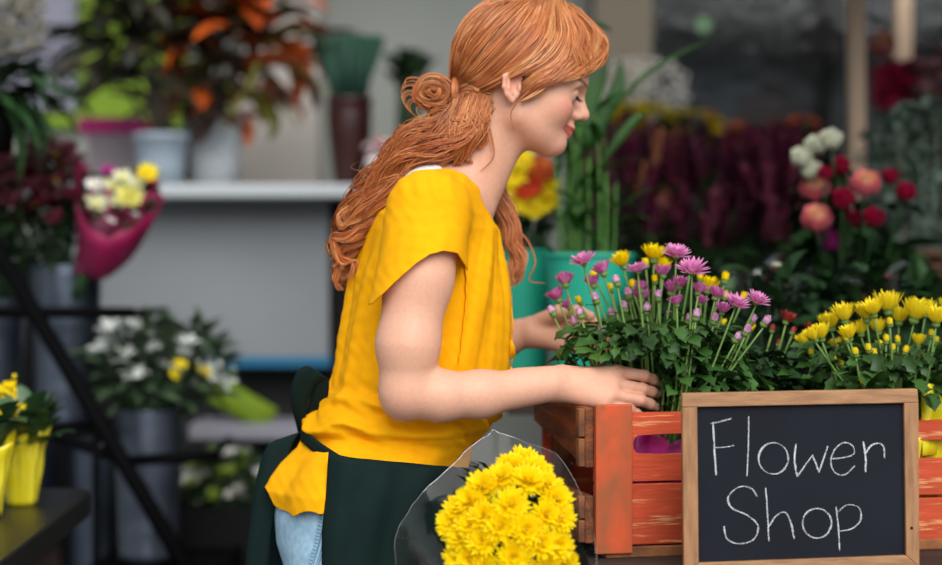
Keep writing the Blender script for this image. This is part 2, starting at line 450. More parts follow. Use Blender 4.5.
# ears
for s in (-1, 1):
    ER = HR @ np.array(Matrix.Rotation(math.radians(-12), 3, 'Y')) @ np.array(Matrix.Rotation(s * math.radians(-10), 3, 'Z'))
    def E(x, y, z): return H(-.003, s * .0745, -.005) + ER @ (np.array([x, s * y, z]) * [1.0, 1.0, .86])
    bf.ell(E(0, 0, 0), (.0155, .0065, .0245), ER, k=.004)
    bf.ell(E(.002, .008, .001), (.0105, .0075, .0165), ER, k=.003, op='s')
    rim = [E(.012, .004, .014), E(.007, .006, .026), E(-.006, .007, .027), E(-.0155, .007, .014), E(-.0150, .007, -.004), E(-.009, .006, -.017), E(.000, .004, -.026)]
    bf.chain(rim, [.0028, .0032, .0034, .0034, .0032, .0034, .0048], k=.003)
    bf.chain([E(-.009, .006, .012), E(-.007, .006, -.006), E(-.001, .005, -.014)], [.0028, .0028, .0025], k=.003)
    bf.ell(E(.0105, .004, -.003), (.0035, .0035, .006), ER, k=.003)
# neck, shoulders, trunk
NB = np.array([X0(456), 0, Z0(204)])
bf.cap(H(-.012, 0, -.020), NB, .052, .056, k=.022)
bf.cap(H(.030, 0, -.045), np.array([X0(480), 0, Z0(196)]), .018, .022, k=.030)
for s in (-1, 1):
    bf.cap(np.array([X0(498), s * .030, Z0(120)]), np.array([X0(482), s * .016, Z0(204)]), .012, .011, k=.016)
    bf.cap(np.array([X0(482), s * .018, Z0(208)]), np.array([X0(446), s * .135, Z0(196)]), .011, .010, k=.016)
    bf.cap(NB + [-.01, s * .02, .012], np.array([X0(432), s * .125, Z0(212)]), .046, .046, k=.030)
bf.cap(np.array([X0(424), -.05, Z0(196)]), np.array([X0(424), .05, Z0(196)]), .040, k=.03)
trunk = [(200, 400, 478, .10), (215, 384, 484, .128), (235, 374, 492, .135), (275, 362, 500, .138), (300, 356, 503, .134), (344, 350, 492, .122),
         (389, 342, 474, .112), (418, 330, 466, .116), (440, 316, 458, .126), (480, 290, 448, .160), (515, 284, 440, .165), (560, 290, 430, .165), (590, 300, 420, .15)]
bf.loft([(Z0(y), X0((l + r) / 2), (r - l) / 2 / 640, w) for y, l, r, w in trunk], k=.03)
# near (right) arm
SH = PN(432, 214, -.150); A1 = PN(418, 280, -.185); A2 = PN(408, 345, -.198); EL = PN(406, 391, -.196)
bf.chain([SH, A1, A2, EL], [.052, .0485, .0435, .036], k=.02)
bf.cap(PN(404, 398, -.190), PN(402, 404, -.192), .026, .023, k=.016)
F1 = PN(440, 396, -.186); F2 = PN(480, 394, -.170); WR = PN(548, 385, -.137)
bf.chain([EL, F1, F2, WR], [.036, .0350, .0325, .0255], k=.018)
bf.cap(PN(520, 385, -.146), PN(556, 380, -.128), .022, .018, k=.014)
MC = [PN(618, 372, -.096), PN(613, 384, -.110), PN(611, 395, -.121), PN(602, 403, -.127)]
for i, q in enumerate(MC): bf.cap(PN(556, 382 + i * 1.8, -.128), q, .0175, .0108, k=.012)
for i in range(3): bf.cap(PN(575, 384, -.120), (MC[i] + MC[i + 1]) / 2, .015, .0080, k=.012)
fing = [[MC[0], PN(644, 376, -.082), PN(653, 380, -.068), PN(658, 383, -.060)],
        [MC[1], PN(642, 389, -.094), PN(652, 392, -.080), PN(658, 394, -.070)],
        [MC[2], PN(640, 400, -.106), PN(650, 404, -.092), PN(656, 407, -.083)],
        [MC[3], PN(628, 409, -.112), PN(636, 413, -.100), PN(642, 416, -.092)]]
for k_, fp in enumerate(fing):
    rr = [.0104, .0090, .0080, .0064] if k_ < 3 else [.0095, .0080, .0072, .0058]
    bf.chain(fp, rr, k=.004)
bf.chain([PN(562, 376, -.115), PN(590, 376, -.080), PN(612, 384, -.058), PN(626, 392, -.046)], [.017, .0130, .0105, .0082], k=.010)
# far (left) arm
bf.chain([PN(436, 214, .150), PN(440, 290, .19), PN(452, 352, .20), PN(462, 362, .20)], [.046, .040, .037, .035], k=.018)
bf.chain([PN(462, 362, .20), PN(500, 340, .195), PN(532, 331, .18)], [.035, .031, .0235], k=.016)
fm = [PN(566, 325, .155), PN(568, 332, .150), PN(567, 339, .147), PN(563, 346, .145)]
for i, q in enumerate(fm): bf.cap(PN(536, 331 + i, .176), q, .0185, .0115, k=.014)
ff = [[fm[0], PN(592, 322, .135), PN(606, 326, .115), PN(613, 332, .10)], [fm[1], PN(595, 331, .125), PN(609, 337, .105), PN(615, 344, .09)],
      [fm[2], PN(592, 341, .122), PN(605, 348, .10), PN(610, 355, .088)], [fm[3], PN(584, 351, .12), PN(595, 358, .104), PN(600, 364, .095)]]
for k_, fp in enumerate(ff): bf.chain(fp, [.0105, .0090, .0080, .0070] if k_ < 3 else [.0092, .0078, .007, .006], k=.004)
bf.chain([PN(542, 322, .165), PN(562, 312, .13), PN(578, 312, .105), PN(590, 316, .09)], [.016, .0125, .010, .008], k=.008)

V, Q = nets(bf, .0021)
# lip, cheek, brow and nail colour of the skin itself
L = (V - H0) @ HR
tint = np.tile(np.array(hexc('#E2AC91')), (len(V), 1))
def blend(w, col):
    global tint
    tint = tint * (1 - w[:, None]) + np.array(hexc(col)) * w[:, None]
def gauss(c, r): return np.exp(-(((L - np.array(c)) / np.array(r)) ** 2).sum(1))
for s in (-1, 1):
    blend(.60 * gauss((.086, s * .046, -.012), (.022, .022, .017)), '#D9776A')
    blend(.35 * gauss((-.008, s * .08, .0), (.02, .02, .03)), '#D9806A')
    u = np.clip((L[:, 0] - .070) / .045, 0, 1); zb = .0335 + .0035 * np.sin(u * 3.0)
    w = smooth01(-np.abs(L[:, 2] - zb), -.0034, -.0016) * (L[:, 0] > .074) * (L[:, 1] * s > .008) * smooth01(L[:, 1] * s, .008, .016)
    blend(.75 * w, '#6B3D27')
    blend(.5 * gauss((.100, s * .031, .0165), (.012, .018, .0045)), '#B98372')
    blend(.35 * gauss((.100, s * .033, .006), (.012, .014, .004)), '#C07F70')
blend(.45 * gauss((.124, 0, -.010), (.010, .012, .010)), '#D98C7C')
tl_ = np.clip((.1165 - L[:, 0]) / .0290, 0, 1); zl = -.0378 + .0034 * tl_ ** 1.5; th_ = np.sqrt(np.maximum(1 - tl_, 0))
lip = np.where(L[:, 2] > zl, smooth01(.0080 * th_ - (L[:, 2] - zl), -.0006, .0010), smooth01(.0105 * th_ - (zl - L[:, 2]), -.0006, .0010))
lip = lip * (np.abs(L[:, 1]) < .032) * (L[:, 0] > .0880) * (tl_ < 1)
blend(.85 * lip, '#C4554B')
for fp in fing + ff:
    d = fp[3] - fp[2]; d /= np.linalg.norm(d); c = fp[3] + d * .004 + np.array([0, -.004, .005])
    w = smooth01(-np.linalg.norm(V - c, axis=1), -.0072, -.0050)
    blend(.75 * w, '#C79AA8')
for q in MC + [f[1] for f in fing]: blend(.22 * np.exp(-((V - q) ** 2).sum(1) / .012 ** 2), '#D2786A')
blend(.25 * np.exp(-((V - PN(396, 415, -.21)) ** 2).sum(1) / .03 ** 2), '#CF8474')
body = mesh_obj('body', V, Q, M_skin, color=tint); adopt(person, body)

# eyes
for s in (-1, 1):
    eb = MB(); R = HR
    c = H(.0905, s * .031, .0135)
    prof = [(.0134 * math.sin(a), .0134 * math.cos(a)) for a in np.linspace(0.0001, math.pi, 20)]
    gz = np.array((Matrix.Rotation(math.radians(90 + 14), 3, 'Y')).to_3x3())
    eb.lathe(prof, c, 24, 0, R @ gz)
    for k_ in range(len(eb.f)):
        ring = k_ // 24
        if ring < 4: eb.m[k_] = 1
        if ring < 2: eb.m[k_] = 2
    adopt(person, eb.build('eye', [M_eye, M_iris, M_lash]))
    lb = MB()
    lid = [H(.0905 + .0152 * math.cos(t) * math.cos(.33), s * .031 + s * .0152 * math.sin(t), .0135 - .0040 + .0030 * math.cos(t * 1.6)) for t in np.linspace(-.75, .95, 14)]
    lb.tube(lid, [.0005, .0009, .0010, .0006], 5)
    for t in np.linspace(-.6, 1.0, 26):
        a = H(.0905 + .0148 * math.cos(t), s * .031 + s * .0150 * math.sin(t), .0100 + .0025 * math.cos(t * 1.6))
        b = H(.0905 + .0230 * math.cos(t * .9), s * .031 + s * .0225 * math.sin(t), .0080 + .001 * math.cos(9 * t))
        lb.tube([a, (a + b) / 2 - HR @ np.array([0, 0, .0012]), b], [.00035, .0003, .0001], 3)
    adopt(person, lb.build('eyelashes', M_lash))

# blouse ---------------------------------------------------------------
rows = [(196, 394, 476, .118), (215, 374, 492, .148), (230, 366, 501, .152), (275, 352, 508, .152), (300, 348, 511, .148), (330, 342, 511, .142), (360, 338, 508, .140),
        (389, 331, 505, .140), (404, 316, 502, .143), (418, 303, 498, .146), (427, 300, 492, .146), (434, 306, 480, .142), (443, 300, 474, .148), (455, 289, 468, .160), (470, 277, 464, .170),
        (487, 267, 460, .176), (505, 270, 455, .178), (540, 274, 450, .180)]
cf = Field()
cf.loft([(Z0(y), X0((l + r) / 2), (r - l) / 2 / 640, w) for y, l, r, w in rows], k=.02)
ARMD = (A2 - SH) / np.linalg.norm(A2 - SH)
for s in (-1, 1):
    cf.cap(NB + [-.012, s * .055, .008], np.array([X0(430), s * .140, Z0(214)]), .049, .055, k=.03)
sl = Field()
sl.cap(PN(428, 212, -.148), PN(414, 345, -.202), .060, .086, k=.02)
sl.cap(PN(440, 212, .145), PN(446, 345, .200), .056, .076, k=.02)
full = Field(); full.pr = cf.pr + sl.pr
def folds(p):
    x, y, z = p[:, 0], p[:, 1], p[:, 2]
    py = (1.591 - z) * 640
    side = np.arctan2(y, x - (-.06 - .45 * (1.15 - z)))
    # vertical drape from the shoulders
    vert = .0040 * np.sin(side * 9 + 2.5 * np.sin(z * 7) + 1.3) + .0013 * np.sin(side * 19 + z * 12 + 2 * np.sin(z * 11 + side * 2)) + .0003 * np.sin(side * 47 + z * 14 + 3 * np.sin(z * 17))
    wv = smooth01(py, 200, 280) * (1 - smooth01(py, 375, 412))
    u = z * 150 + side * 4.2 + 2.6 * np.sin(side * 2.3 + 1) + 1.4 * np.sin(side * 5 + z * 22)
    hor = .0058 * (1 - 2 * np.abs(np.sin(u * .5)) ** 1.3) + .0022 * np.sin(u * 1.7 + side * 9)
    wh = smooth01(py, 365, 408) * (1 - smooth01(py, 436, 450))
    drape = .0030 * np.sin(34 * (x - .35 * (1.3 - z)) + 1.5 * np.sin(z * 9)) * smooth01(py, 200, 260) * (1 - smooth01(py, 330, 380)) * (y < 0)
    sk = .0065 * np.sin(side * 7 + 2.2 + 9 * (z - .9)) + .0006 * np.sin(side * 19 + z * 18)
    ws = smooth01(py, 434, 465)
    gather = .0010 * np.sin(x * 260 + 4 * np.sin(z * 25)) * np.exp(-((py - 190) / 18) ** 2)
    fine = .0003 * np.sin(x * 310 + z * 90 + 3 * np.sin(z * 60)) + .0003 * np.sin(z * 240 + y * 130 + 2 * np.sin(x * 70))
    return -(vert * wv + hor * wh + sk * ws + gather + fine + drape)
BV, BQ = nets(full, .0032, disp=folds)
hemn = np.array([.34, 0.10, -.93])
hemn = hemn / np.linalg.norm(hemn)
HP = PN(423, 268, -.22); HPf = PN(450, 275, .22)
def clip_blouse(p):
    x, y, z = p[:, 0], p[:, 1], p[:, 2]
    d = 3.0 + y; px = 471 + x * 1920 / d; py = 282.5 - (z - 1.15) * 1920 / d
    ds = sl(p); dc = cf(p)
    # near sleeve hem curve as photographed, on the sleeve only
    hem = np.interp(px, [340, 372, 384, 392, 402, 416, 430, 444, 458, 466, 476, 484, 500], [318, 303, 292, 284, 275, 263, 254, 250.5, 253, 266, 292, 315, 318])
    hemf = 285 + 10 * np.sin(px * .05)
    hz = np.where(y < 0, hem, hemf)
    c1 = np.minimum(np.minimum((py - hz) / 640, dc - ds + .004), np.where((px > 440) & (py > 425), -1.0, 1.0))
    # neck opening
    w = np.interp(px, [384, 389, 397, 412, 436, 452, 467, 480, 490, 499, 505, 508], [-.01, .055, .088, .100, .094, .090, .084, .068, .050, .030, .010, -.01])
    c2 = np.minimum(w - np.abs(y), (262 - py) / 640)
    # bottom hem
    hb = np.interp(px, [250, 262, 266, 274, 286, 293, 300, 315, 335, 400, 470], [484, 484, 490, 505, 512, 516.5, 512, 512.5, 514.5, 512, 505]) + 1.0 * np.sin(px * .3)
    hb = np.where(px > 341, np.interp(px, [341, 350, 395, 440, 480], [459, 461, 465, 469, 471]), hb)
    c3 = (py - hb) / 640
    return np.maximum(np.maximum(c1, c2), c3)
CV_, CF_ = clip_mesh(BV, BQ, clip_blouse)
IV, IQ = nets(cf, .004, disp=lambda p: folds(p) + .0022, lo=(X0(330), -.26, Z0(420)), hi=(X0(530), .26, Z0(190)))
IV, IF_ = clip_mesh(IV, IQ, lambda p: np.maximum(sl(p) - .03, (185 - (1.591 - p[:, 2]) * 640) / 640))
CF_ = CF_ + [tuple(i + len(CV_) for i in f) for f in IF_]; CV_ = np.vstack([CV_, IV])
blouse = mesh_obj('blouse', CV_, CF_, M_blouse, solid=.0016, offset=-1.0); adopt(person, blouse)

# white undershirt showing at the neck and armhole
uf = Field(); uf.pr = bf.pr
def clip_under(p):
    x, y, z = p[:, 0], p[:, 1], p[:, 2]
    d = 3.0 + y; px = 471 + x * 1920 / d; py = 282.5 - (z - 1.15) * 1920 / d
    w = np.interp(px, [388, 393, 396, 405, 420, 436, 455, 470, 480, 492, 497, 500], [-.01, -.01, .015, .030, .050, .064, .074, .074, .068, .050, .02, -.01])
    c = np.maximum(w - np.abs(y), np.abs(y) - .132)
    c = np.maximum(c, (py - 300) / 640)
    return np.maximum(c, (np.interp(px, [380, 400, 440, 452, 470, 480, 490, 500], [150, 150, 166, 180, 200, 226, 236, 250]) - py) / 640)
lo = (X0(330), -.16, Z0(330)); hi = (X0(520), .16, Z0(160))
UV, UQ = nets(uf, .004, disp=lambda p: np.full(len(p), -.0035), lo=lo, hi=hi)
UV, UF = clip_mesh(UV, UQ, clip_under)
adopt(person, mesh_obj('undershirt', UV, UF, M_white, solid=.001))

# embroidered placket and tassels down the blouse front
tb = MB()
for i in range(46):
    py = 262 + i * 2.6; row_r = np.interp(py, [r[0] for r in rows], [r[2] for r in rows])
    for s in (-1, 0, 1):
        tb.box((X0(row_r) + .0005 - abs(s) * .001, s * .011 + .003 * math.sin(i * 1.7), Z0(py)), (.003, .0035, .0022), (0, 0, i))
adopt(person, tb.build('embroidery', M_blouse))
for py in (345, 372):
    t = MB(); c = np.array([X0(511), -.016, Z0(py - 6)])
    t.tube([c + [0, 0, .05], c + [.003, 0, .02], c], .0012, 5)
    for k_ in range(26):
        a = k_ * 2.4; r = .0055 * math.sqrt((k_ + 1) / 26)
        t.tube([c + [0, 0, -.001], c + [r * math.cos(a), r * math.sin(a), -.012], c + [r * 1.2 * math.cos(a), r * 1.2 * math.sin(a), -.028]], .0009, 4)
    adopt(person, t.build('tassel', M_blouse))

# jeans
jf = Field()
jr = [(470, 290, 452, .158), (500, 277, 452, .166), (515, 275, 450, .169), (540, 277, 446, .171), (565, 285, 440, .170), (600, 296, 432, .165), (630, 305, 425, .155)]
jf.loft([(Z0(y), X0((l + r) / 2), (r - l) / 2 / 640, w) for y, l, r, w in jr], k=.03)
for s in (-1, 1):
    jf.chain([(-.175, s * .085, .70), (-.150, s * .095, .49), (-.175, s * .10, .30), (-.205, s * .10, .11)], [.094, .066, .060, .048], k=.03)
JV, JQ = nets(jf, .006, disp=lambda p: -.0016 * np.sin(p[:, 2] * 60 + 20 * p[:, 0] + 3 * np.sin(p[:, 1] * 30)) * smooth01(-p[:, 2], -.75, -.6))
JV, JF = clip_mesh(JV, JQ, lambda p: np.maximum(p[:, 2] - Z0(474), .075 - p[:, 2]))
jeans = mesh_obj('jeans', JV, JF, M_jeans); adopt(person, jeans)
st = MB()
def on_jeans(px, py):
    lo_y, hi_y = -.30, -.02
    for _ in range(24):
        m = (lo_y + hi_y) / 2
        if jf(np.array([PN(px, py, m)]))[0] < 0: hi_y = m
        else: lo_y = m
    return PN(px, py, lo_y - .0012)
for off, rad in ((0, .0013), (4, .0006), (6, .0006)):
    st.tube([on_jeans(325 + off - yy * .10 - .0022 * yy * yy, 508 + yy) for yy in range(0, 92, 4)], rad, 4)
for k in range(22):
    yy = k * 3.4; c = on_jeans(321 - yy * .10 - .0022 * yy * yy, 512 + yy); st.box(c, (.006, .0018, .0014), (0, .5, 0))
adopt(person, st.build('side_seam', mat('denim_seam', '#7FA2BB', rough=.85)))
for s in (-1, 1):   # feet
    sf = Field(); sf.chain([(-.205, s * .10, .12), (-.215, s * .10, .05)], [.042, .040]); sf.chain([(-.225, s * .10, .036), (-.12, s * .105, .034), (-.03, s * .11, .026)], [.036, .038, .026], k=.02)
    SV, SQ = nets(sf, .008); SV[:, 2] = np.maximum(SV[:, 2], 0.0)
    adopt(person, mesh_obj('shoe', SV, SQ, M_leather))

# apron: skirt wrapped round the front of the hips
ap = MB(); NU, NV = 90, 46; G = np.zeros((NU, NV, 3))
for i in range(NU):
    t = i / (NU - 1); ang = math.radians(-112 + t * 224)
    for j in range(NV):
        v = j / (NV - 1); z = Z0(441) + .004 - v * .50 - .020 * (0.5 - 0.5 * math.cos(min(1, abs(ang) / 1.9) * math.pi)) * 0
        topz = Z0(np.interp(math.degrees(ang), [-112, -95, -60, -20, 20, 112], [443, 448, 455, 464, 464, 443]))
        z = topz - v * .52
        py = (1.591 - z) * 640
        xc = np.interp(py, [443, 515, 760], [376, 366, 362]); a = np.interp(py, [443, 470, 515, 565, 760], [105, 99, 92, 87, 92]) / 640
        b = np.interp(py, [443, 470, 515, 760], [.171, .184, .190, .20])
        fold = (.004 + .012 * v) * math.sin(ang * 7 + 1.2 + v * 1.1) + .003 * math.sin(ang * 17 + v * 5) + .0025 * math.sin(v * 26 + ang * 6) * math.exp(-v * 5)
        G[i, j] = (X0(xc) + (a + fold + .002) * math.cos(ang), (b + fold) * math.sin(ang), z)
ap.grid(G)
apron = ap.build('apron', M_apron, solid=.0016); adopt(person, apron)
def ribbon(mb, path, width, wdir=(0, 0, 1), n=26):
    c = bez(path, n); wd = np.array(wdir, float); w = np.broadcast_to(wd, c.shape) * np.interp(np.linspace(0, 1, n), np.linspace(0, 1, len(np.atleast_1d(width))), np.atleast_1d(width))[:, None] / 2
    mb.grid(np.stack([c - w, c - w * .35 + 0, c + w * .35, c + w], 1))
tie = MB()
wp = []
for ang in np.linspace(math.radians(-195), math.radians(-108), 26):
    px = 392 + 91 * math.cos(ang); wp.append((X0(px), .163 * math.sin(ang), Z0(433 + max(0, px - 306) * .52)))
ribbon(tie, wp, .020, (0.05, 0, 1), 40)
wp2 = [(x, -y, z) for x, y, z in wp]; ribbon(tie, wp2, .020, (0.05, 0, 1), 40)
adopt(person, tie.build('waist_tie', M_apron, solid=.002))
bow = MB()
K = np.array([X0(304), -.02, Z0(432)])
ribbon(bow, [K, K + [-.004, -.035, .050], K + [.010, -.05, .088], K + [.030, -.045, .094], K + [.026, -.025, .052], K + [.004, 0, .01]], [.022, .034, .038, .030, .018], (-.75, -.35, .55), 30)
ribbon(bow, [K, K + [-.006, .035, .040], K + [.004, .06, .066], K + [.018, .05, .060], K + [.010, .02, .020]], [.02, .03, .034, .03, .018], (.6, .2, .7), 30)
adopt(person, bow.build('apron_bow', M_apron, solid=.002))
for pts, w, wd in (([K, PN(283, 440, -.03), PN(271, 470, -.035), PN(263, 510, -.04), PN(257, 560, -.04), PN(254, 610, -.03)], [.030, .050, .046, .040, .038, .034], (.92, -.25, .3)),
                   ([K + [.0, .03, 0], PN(292, 448, .03), PN(284, 500, .03), PN(280, 560, .02), PN(280, 600, .02)], [.025, .040, .036, .034], (.9, .3, .2))):
    tl = MB(); ribbon(tl, pts, w, wd, 30)
    adopt(person, tl.build('apron_string', M_apron, solid=.002))

# hair --------------------------------------------------------------------
HC = np.array([.013, 0, .042]); HRAD = np.array([.109, .083, .096])
def hair_y(px, py, side=-1, lift=0.0):
    y = side * .04
    for _ in range(4):
        w = PN(px, py, y); q = (w - H0) @ HR - HC; d = HR.T @ np.array([0, 1.0, 0]); r = HRAD + lift
        A = ((d / r) ** 2).sum(); Bq = 2 * (q * d / r ** 2).sum(); C = ((q / r) ** 2).sum() - 1
        D = Bq * Bq - 4 * A * C
        if D < 0: y = y + (-Bq / (2 * A)); continue
        y = y + (-Bq + side * math.sqrt(D)) / (2 * A)
    return y
S_paths, S_rad, S_col = [], [], []
HCOLS = np.array([hexc(c) for c in ('#CF8149', '#BE6B38', '#DF9E60', '#A6532B', '#EBB67C', '#CB7641', '#8C4723')])
HPROB = np.array([.27, .22, .15, .13, .06, .13, .04])
def strand(path, r, col=None, K=26):
    p = bez(path, K) if len(path) != K else np.asarray(path)
    S_paths.append(p); S_rad.append(r)
    c = HCOLS[rng.choice(7, p=HPROB / HPROB.sum())] if col is None else col
    S_col.append(c * rng.uniform(.85, 1.12))
def sheet(guides, n, side=-1, lift=(0, .006), r=.0007, jit=1.0, y_end=None):
    """strands combed between neighbouring guide lines over the head"""
    g = [np.array(q, float) for q in guides]; G = np.stack([bez(np.c_[q, np.zeros(len(q))], 9)[:, :2] for q in g])
    for i in range(n):
        # clumped parameter so that locks show
        lock = rng.integers(0, 46) / 46; u = np.clip(lock + rng.normal(0, .010), 0, 1) * (len(g) - 1); a = min(int(u), len(g) - 2); f = u - a
        tuck = 4.02 < u < 4.97
        q = G[a] * (1 - f) + G[a + 1] * f + rng.normal(0, jit, 2) * np.linspace(.7, 1, 9)[:, None]
        l = lift[0] + (lift[1] - lift[0]) * rng.random() + .0025 * math.sin(lock * 90)
        st_ = rng.choice([0, 0, 0, 1]); en = 7 if tuck else 9; pts = [PN(x, y, hair_y(x, y, side, l)) for x, y in q[st_:en]]
        strand(pts, r * rng.uniform(.7, 1.3))
def lock(path, n, R, wave=0.0, freq=3.0, r=.0008, phase=None, curl=0.0, short=.25, cols=None):
    """bundle of strands along a 3-D path; R radius profile of the bundle"""
    K = 26; c = bez(path, K); t = np.linspace(0, 1, K); Rp = np.interp(t, np.linspace(0, 1, len(R)), R)
    tan = np.gradient(c, axis=0); tan /= np.linalg.norm(tan, axis=1, keepdims=True); b = np.cross(tan, [0, 1, 0]); b /= (np.linalg.norm(b, axis=1, keepdims=True) + 1e-9)
    ph = rng.uniform(0, 6.28) if phase is None else phase
    base = HCOLS[rng.choice(7, p=HPROB / HPROB.sum())]
    for i in range(n):
        a = rng.uniform(0, 6.28); q = math.sqrt(rng.random()); ph2 = ph + rng.normal(0, .25); k2 = rng.uniform(.7, 1.3)
        off = (math.cos(a) * b + math.sin(a) * np.array([0, 1.0, 0])) * (q * Rp)[:, None]
        wv = (np.sin(t * freq * 6.28 + ph2)[:, None] * b + curl * np.cos(t * freq * 6.28 + ph2)[:, None] * np.array([0, 1.0, 0])) * (wave * k2 * smooth01(t, 0, .35))[:, None]
        p = c + off + wv
        e = K if rng.random() > short else int(K * rng.uniform(.6, .95)); p = p[:e]
        if e < K:
            s_ = np.linspace(0, e - 1, K); p = np.stack([np.interp(s_, np.arange(e), p[:, j]) for j in range(3)], 1)
        cc = base * .6 + .4 * HCOLS[rng.choice(7, p=HPROB / HPROB.sum())]
        strand(p, r * rng.uniform(.7, 1.3), cc)
all_g = [[(520, -6), (491, -1), (466, 18), (453, 46), (450, 80)], [(532, -3), (513, 16), (490, 42), (470, 66), (456, 85)], [(542, -2), (530, 24), (507, 50), (481, 74), (458, 90)],
         [(550, 0), (545, 30), (524, 56), (495, 78), (462, 94)], [(556, 1), (561, 34), (544, 59), (513, 76), (478, 94)], [(559, 1), (568, 34), (555, 60), (534, 74), (523, 83)], [(562, 2), (575, 34), (563, 62), (541, 79), (521, 97)],
         [(567, 4), (588, 34), (582, 60), (560, 76), (530, 92)], [(572, 6), (599, 34), (598, 56), (582, 71), (556, 83)], [(577, 8), (606, 38), (606, 54), (597, 66), (584, 75)]]
sheet(all_g, 4300, -1, (0, .008), r=.00058, jit=.9); sheet(all_g, 900, 1, (0, .006), r=.0011)
for i in range(70):   # loose locks lying over the combed hair
    u = rng.uniform(0, 8.99); u = u + 1.0 * (3.9 < u < 5); a = min(int(u), 8); f = u - a; q = np.array(all_g[a]) * (1 - f) + np.array(all_g[a + 1]) * f + rng.normal(0, 2.0, (5, 2))
    lock([PN(x, y, hair_y(x, y, -1, .0075)) for x, y in q], 12, [.0015, .003, .0032, .003, .0012], r=.00065, short=.4)
for i in range(24):   # fringe ends
    x = rng.uniform(560, 606); y = 62 + (x < 590) * 6 + rng.uniform(-3, 3); L_ = rng.uniform(6, 17)
    lock([PN(x - 4, y - 22, hair_y(x - 4, y - 22, -1, .008)), PN(x + 1, y - 8, hair_y(x, y - 8, -1, .008)), PN(x, y, hair_y(x, y, -1, .007)), PN(x - L_ * .8, y + L_ * .75, hair_y(x - L_, y + L_ * .6, -1, .004))], 10, [.003, .0035, .0025, .0008], r=.0006)
# crown strands that cross the top so no scalp shows from above
for i in range(260):
    y = rng.uniform(-.03, .08); x0 = rng.uniform(.05, .10)
    pts = []
    for t in np.linspace(0, 1, 7):
        th = math.radians(35 + 125 * t); q = np.array([math.cos(th), y / .083 * (1 - .5 * t), math.sin(th)]); q /= np.linalg.norm(q)
        pts.append(H(*(HC + q * (HRAD + .003))))
    strand(pts, .0011)
# gathered half-up section and the wrapped band
for i in range(22):
    y0 = rng.uniform(62, 104)
    lock([PN(486 + rng.uniform(-8, 8), y0, -.060), PN(470, 80 + (y0 - 80) * .5, -.045), PN(456, 89 + (y0 - 85) * .25, -.02), PN(446, 92, -.012)], 16, [.005, .006, .006, .004])
for i in range(9):     # band of hair around the knot
    a = np.linspace(0, 6.6, 26); x = 457 + i * .5 - 2
    lock([PN(x + 2.5 * math.cos(t), 91 + 14 * math.sin(t), -.015 + .021 * math.cos(t)) for t in a], 9, [.002, .0025, .002], r=.0009)
# the coiled bun
BC = PN(433, 93, -.012)
for i in range(60):
    rad = rng.uniform(.003, .030); yoff = rng.normal(0, .008) * (1.1 - rad / .04); a0 = rng.uniform(0, 6.28); turns = rng.uniform(3.4, 6.6)
    pts = [BC + np.array([rad * (1 + .16 * math.sin(t * 1.3 + i * 1.7)) * math.cos(a0 + t) * 1.02, yoff - .010 * (1 - rad / .03) + .008 * math.sin(t * .8 + i), rad * (.84 + .12 * math.sin(i)) * math.sin(a0 + t)]) for t in np.linspace(0, turns, 14)]
    lock(pts, 13, [.0015, .0040, .0036, .001], r=.0007)
# long waves down the back
long_g = [
    [(470, 92, -.02), (444, 120, -.03), (415, 138, -.045), (392, 165, -.045), (368, 196, -.035), (352, 232, -.02), (346, 262, -.012), (340, 284, -.01)],
    [(478, 98, -.04), (455, 128, -.05), (425, 146, -.060), (398, 168, -.060), (374, 202, -.045), (360, 232, -.03), (350, 255, -.02), (352, 276, -.02)],
    [(486, 104, -.055), (466, 136, -.062), (436, 154, -.070), (405, 170, -.070), (380, 200, -.055), (364, 226, -.04), (346, 240, -.03), (336, 262, -.03)],
    [(462, 100, .0), (432, 124, -.01), (404, 144, -.02), (380, 170, -.02), (357, 196, -.01), (344, 224, .0), (338, 246, .0), (342, 268, .0)],
    [(468, 100, .03), (436, 130, .04), (405, 152, .05), (382, 178, .045), (366, 208, .035), (352, 240, .02), (345, 270, .01)],
]
for i in range(120):
    g = long_g[rng.integers(0, 5)]; f = rng.random(); g2 = long_g[rng.integers(0, 5)][:len(g)]; g = g[:len(g2)]
    m = [tuple(np.array(a) * (1 - f * .5) + np.array(b) * f * .5 + rng.normal(0, 1, 3) * [2.2, 2.2, .006]) for a, b in zip(g, g2)]
    n_keep = len(m) if rng.random() < .62 else rng.integers(4, len(m))
    m = m[:n_keep]
    lock([PN(*q) for q in m], 20, [.009, .012, .011, .008, .005, .0025], wave=rng.uniform(.005, .014), freq=rng.uniform(1.6, 2.6), curl=.8, phase=rng.normal(0, 1.1))
for ex in ([(400, 178, -.06), (372, 205, -.06), (346, 226, -.05), (340, 214, -.05), (350, 206, -.05)], [(385, 200, -.05), (352, 238, -.05), (334, 238, -.04), (338, 258, -.04), (356, 262, -.04), (350, 280, -.04)],
           [(376, 205, -.03), (350, 225, -.03), (332, 246, -.03), (342, 262, -.03), (336, 282, -.03), (344, 290, -.03)], [(380, 215, .0), (360, 250, .0), (340, 268, .0), (336, 285, .0)]):
    for _ in range(4): lock([PN(x + rng.normal(0, 2), y + rng.normal(0, 2), z_) for x, y, z_ in ex], 14, [.005, .005, .003, .0015], wave=.003, freq=2)
# nape and neck curls on the near side
for i in range(46):
    x = rng.uniform(452, 492); e = rng.uniform(122, 168); xe = x - 6 - (e - 110) * rng.uniform(.15, 1.1)
    lock([PN(x, 98 + rng.uniform(-6, 8), -.060), PN(x - 6, 116, -.068), PN((x + xe) / 2, (118 + e) / 2, -.074), PN(xe, e, -.066), PN(xe - rng.uniform(-8, 8), e + 6, -.06)], 16, [.006, .008, .006, .002], wave=.004, freq=1.6)
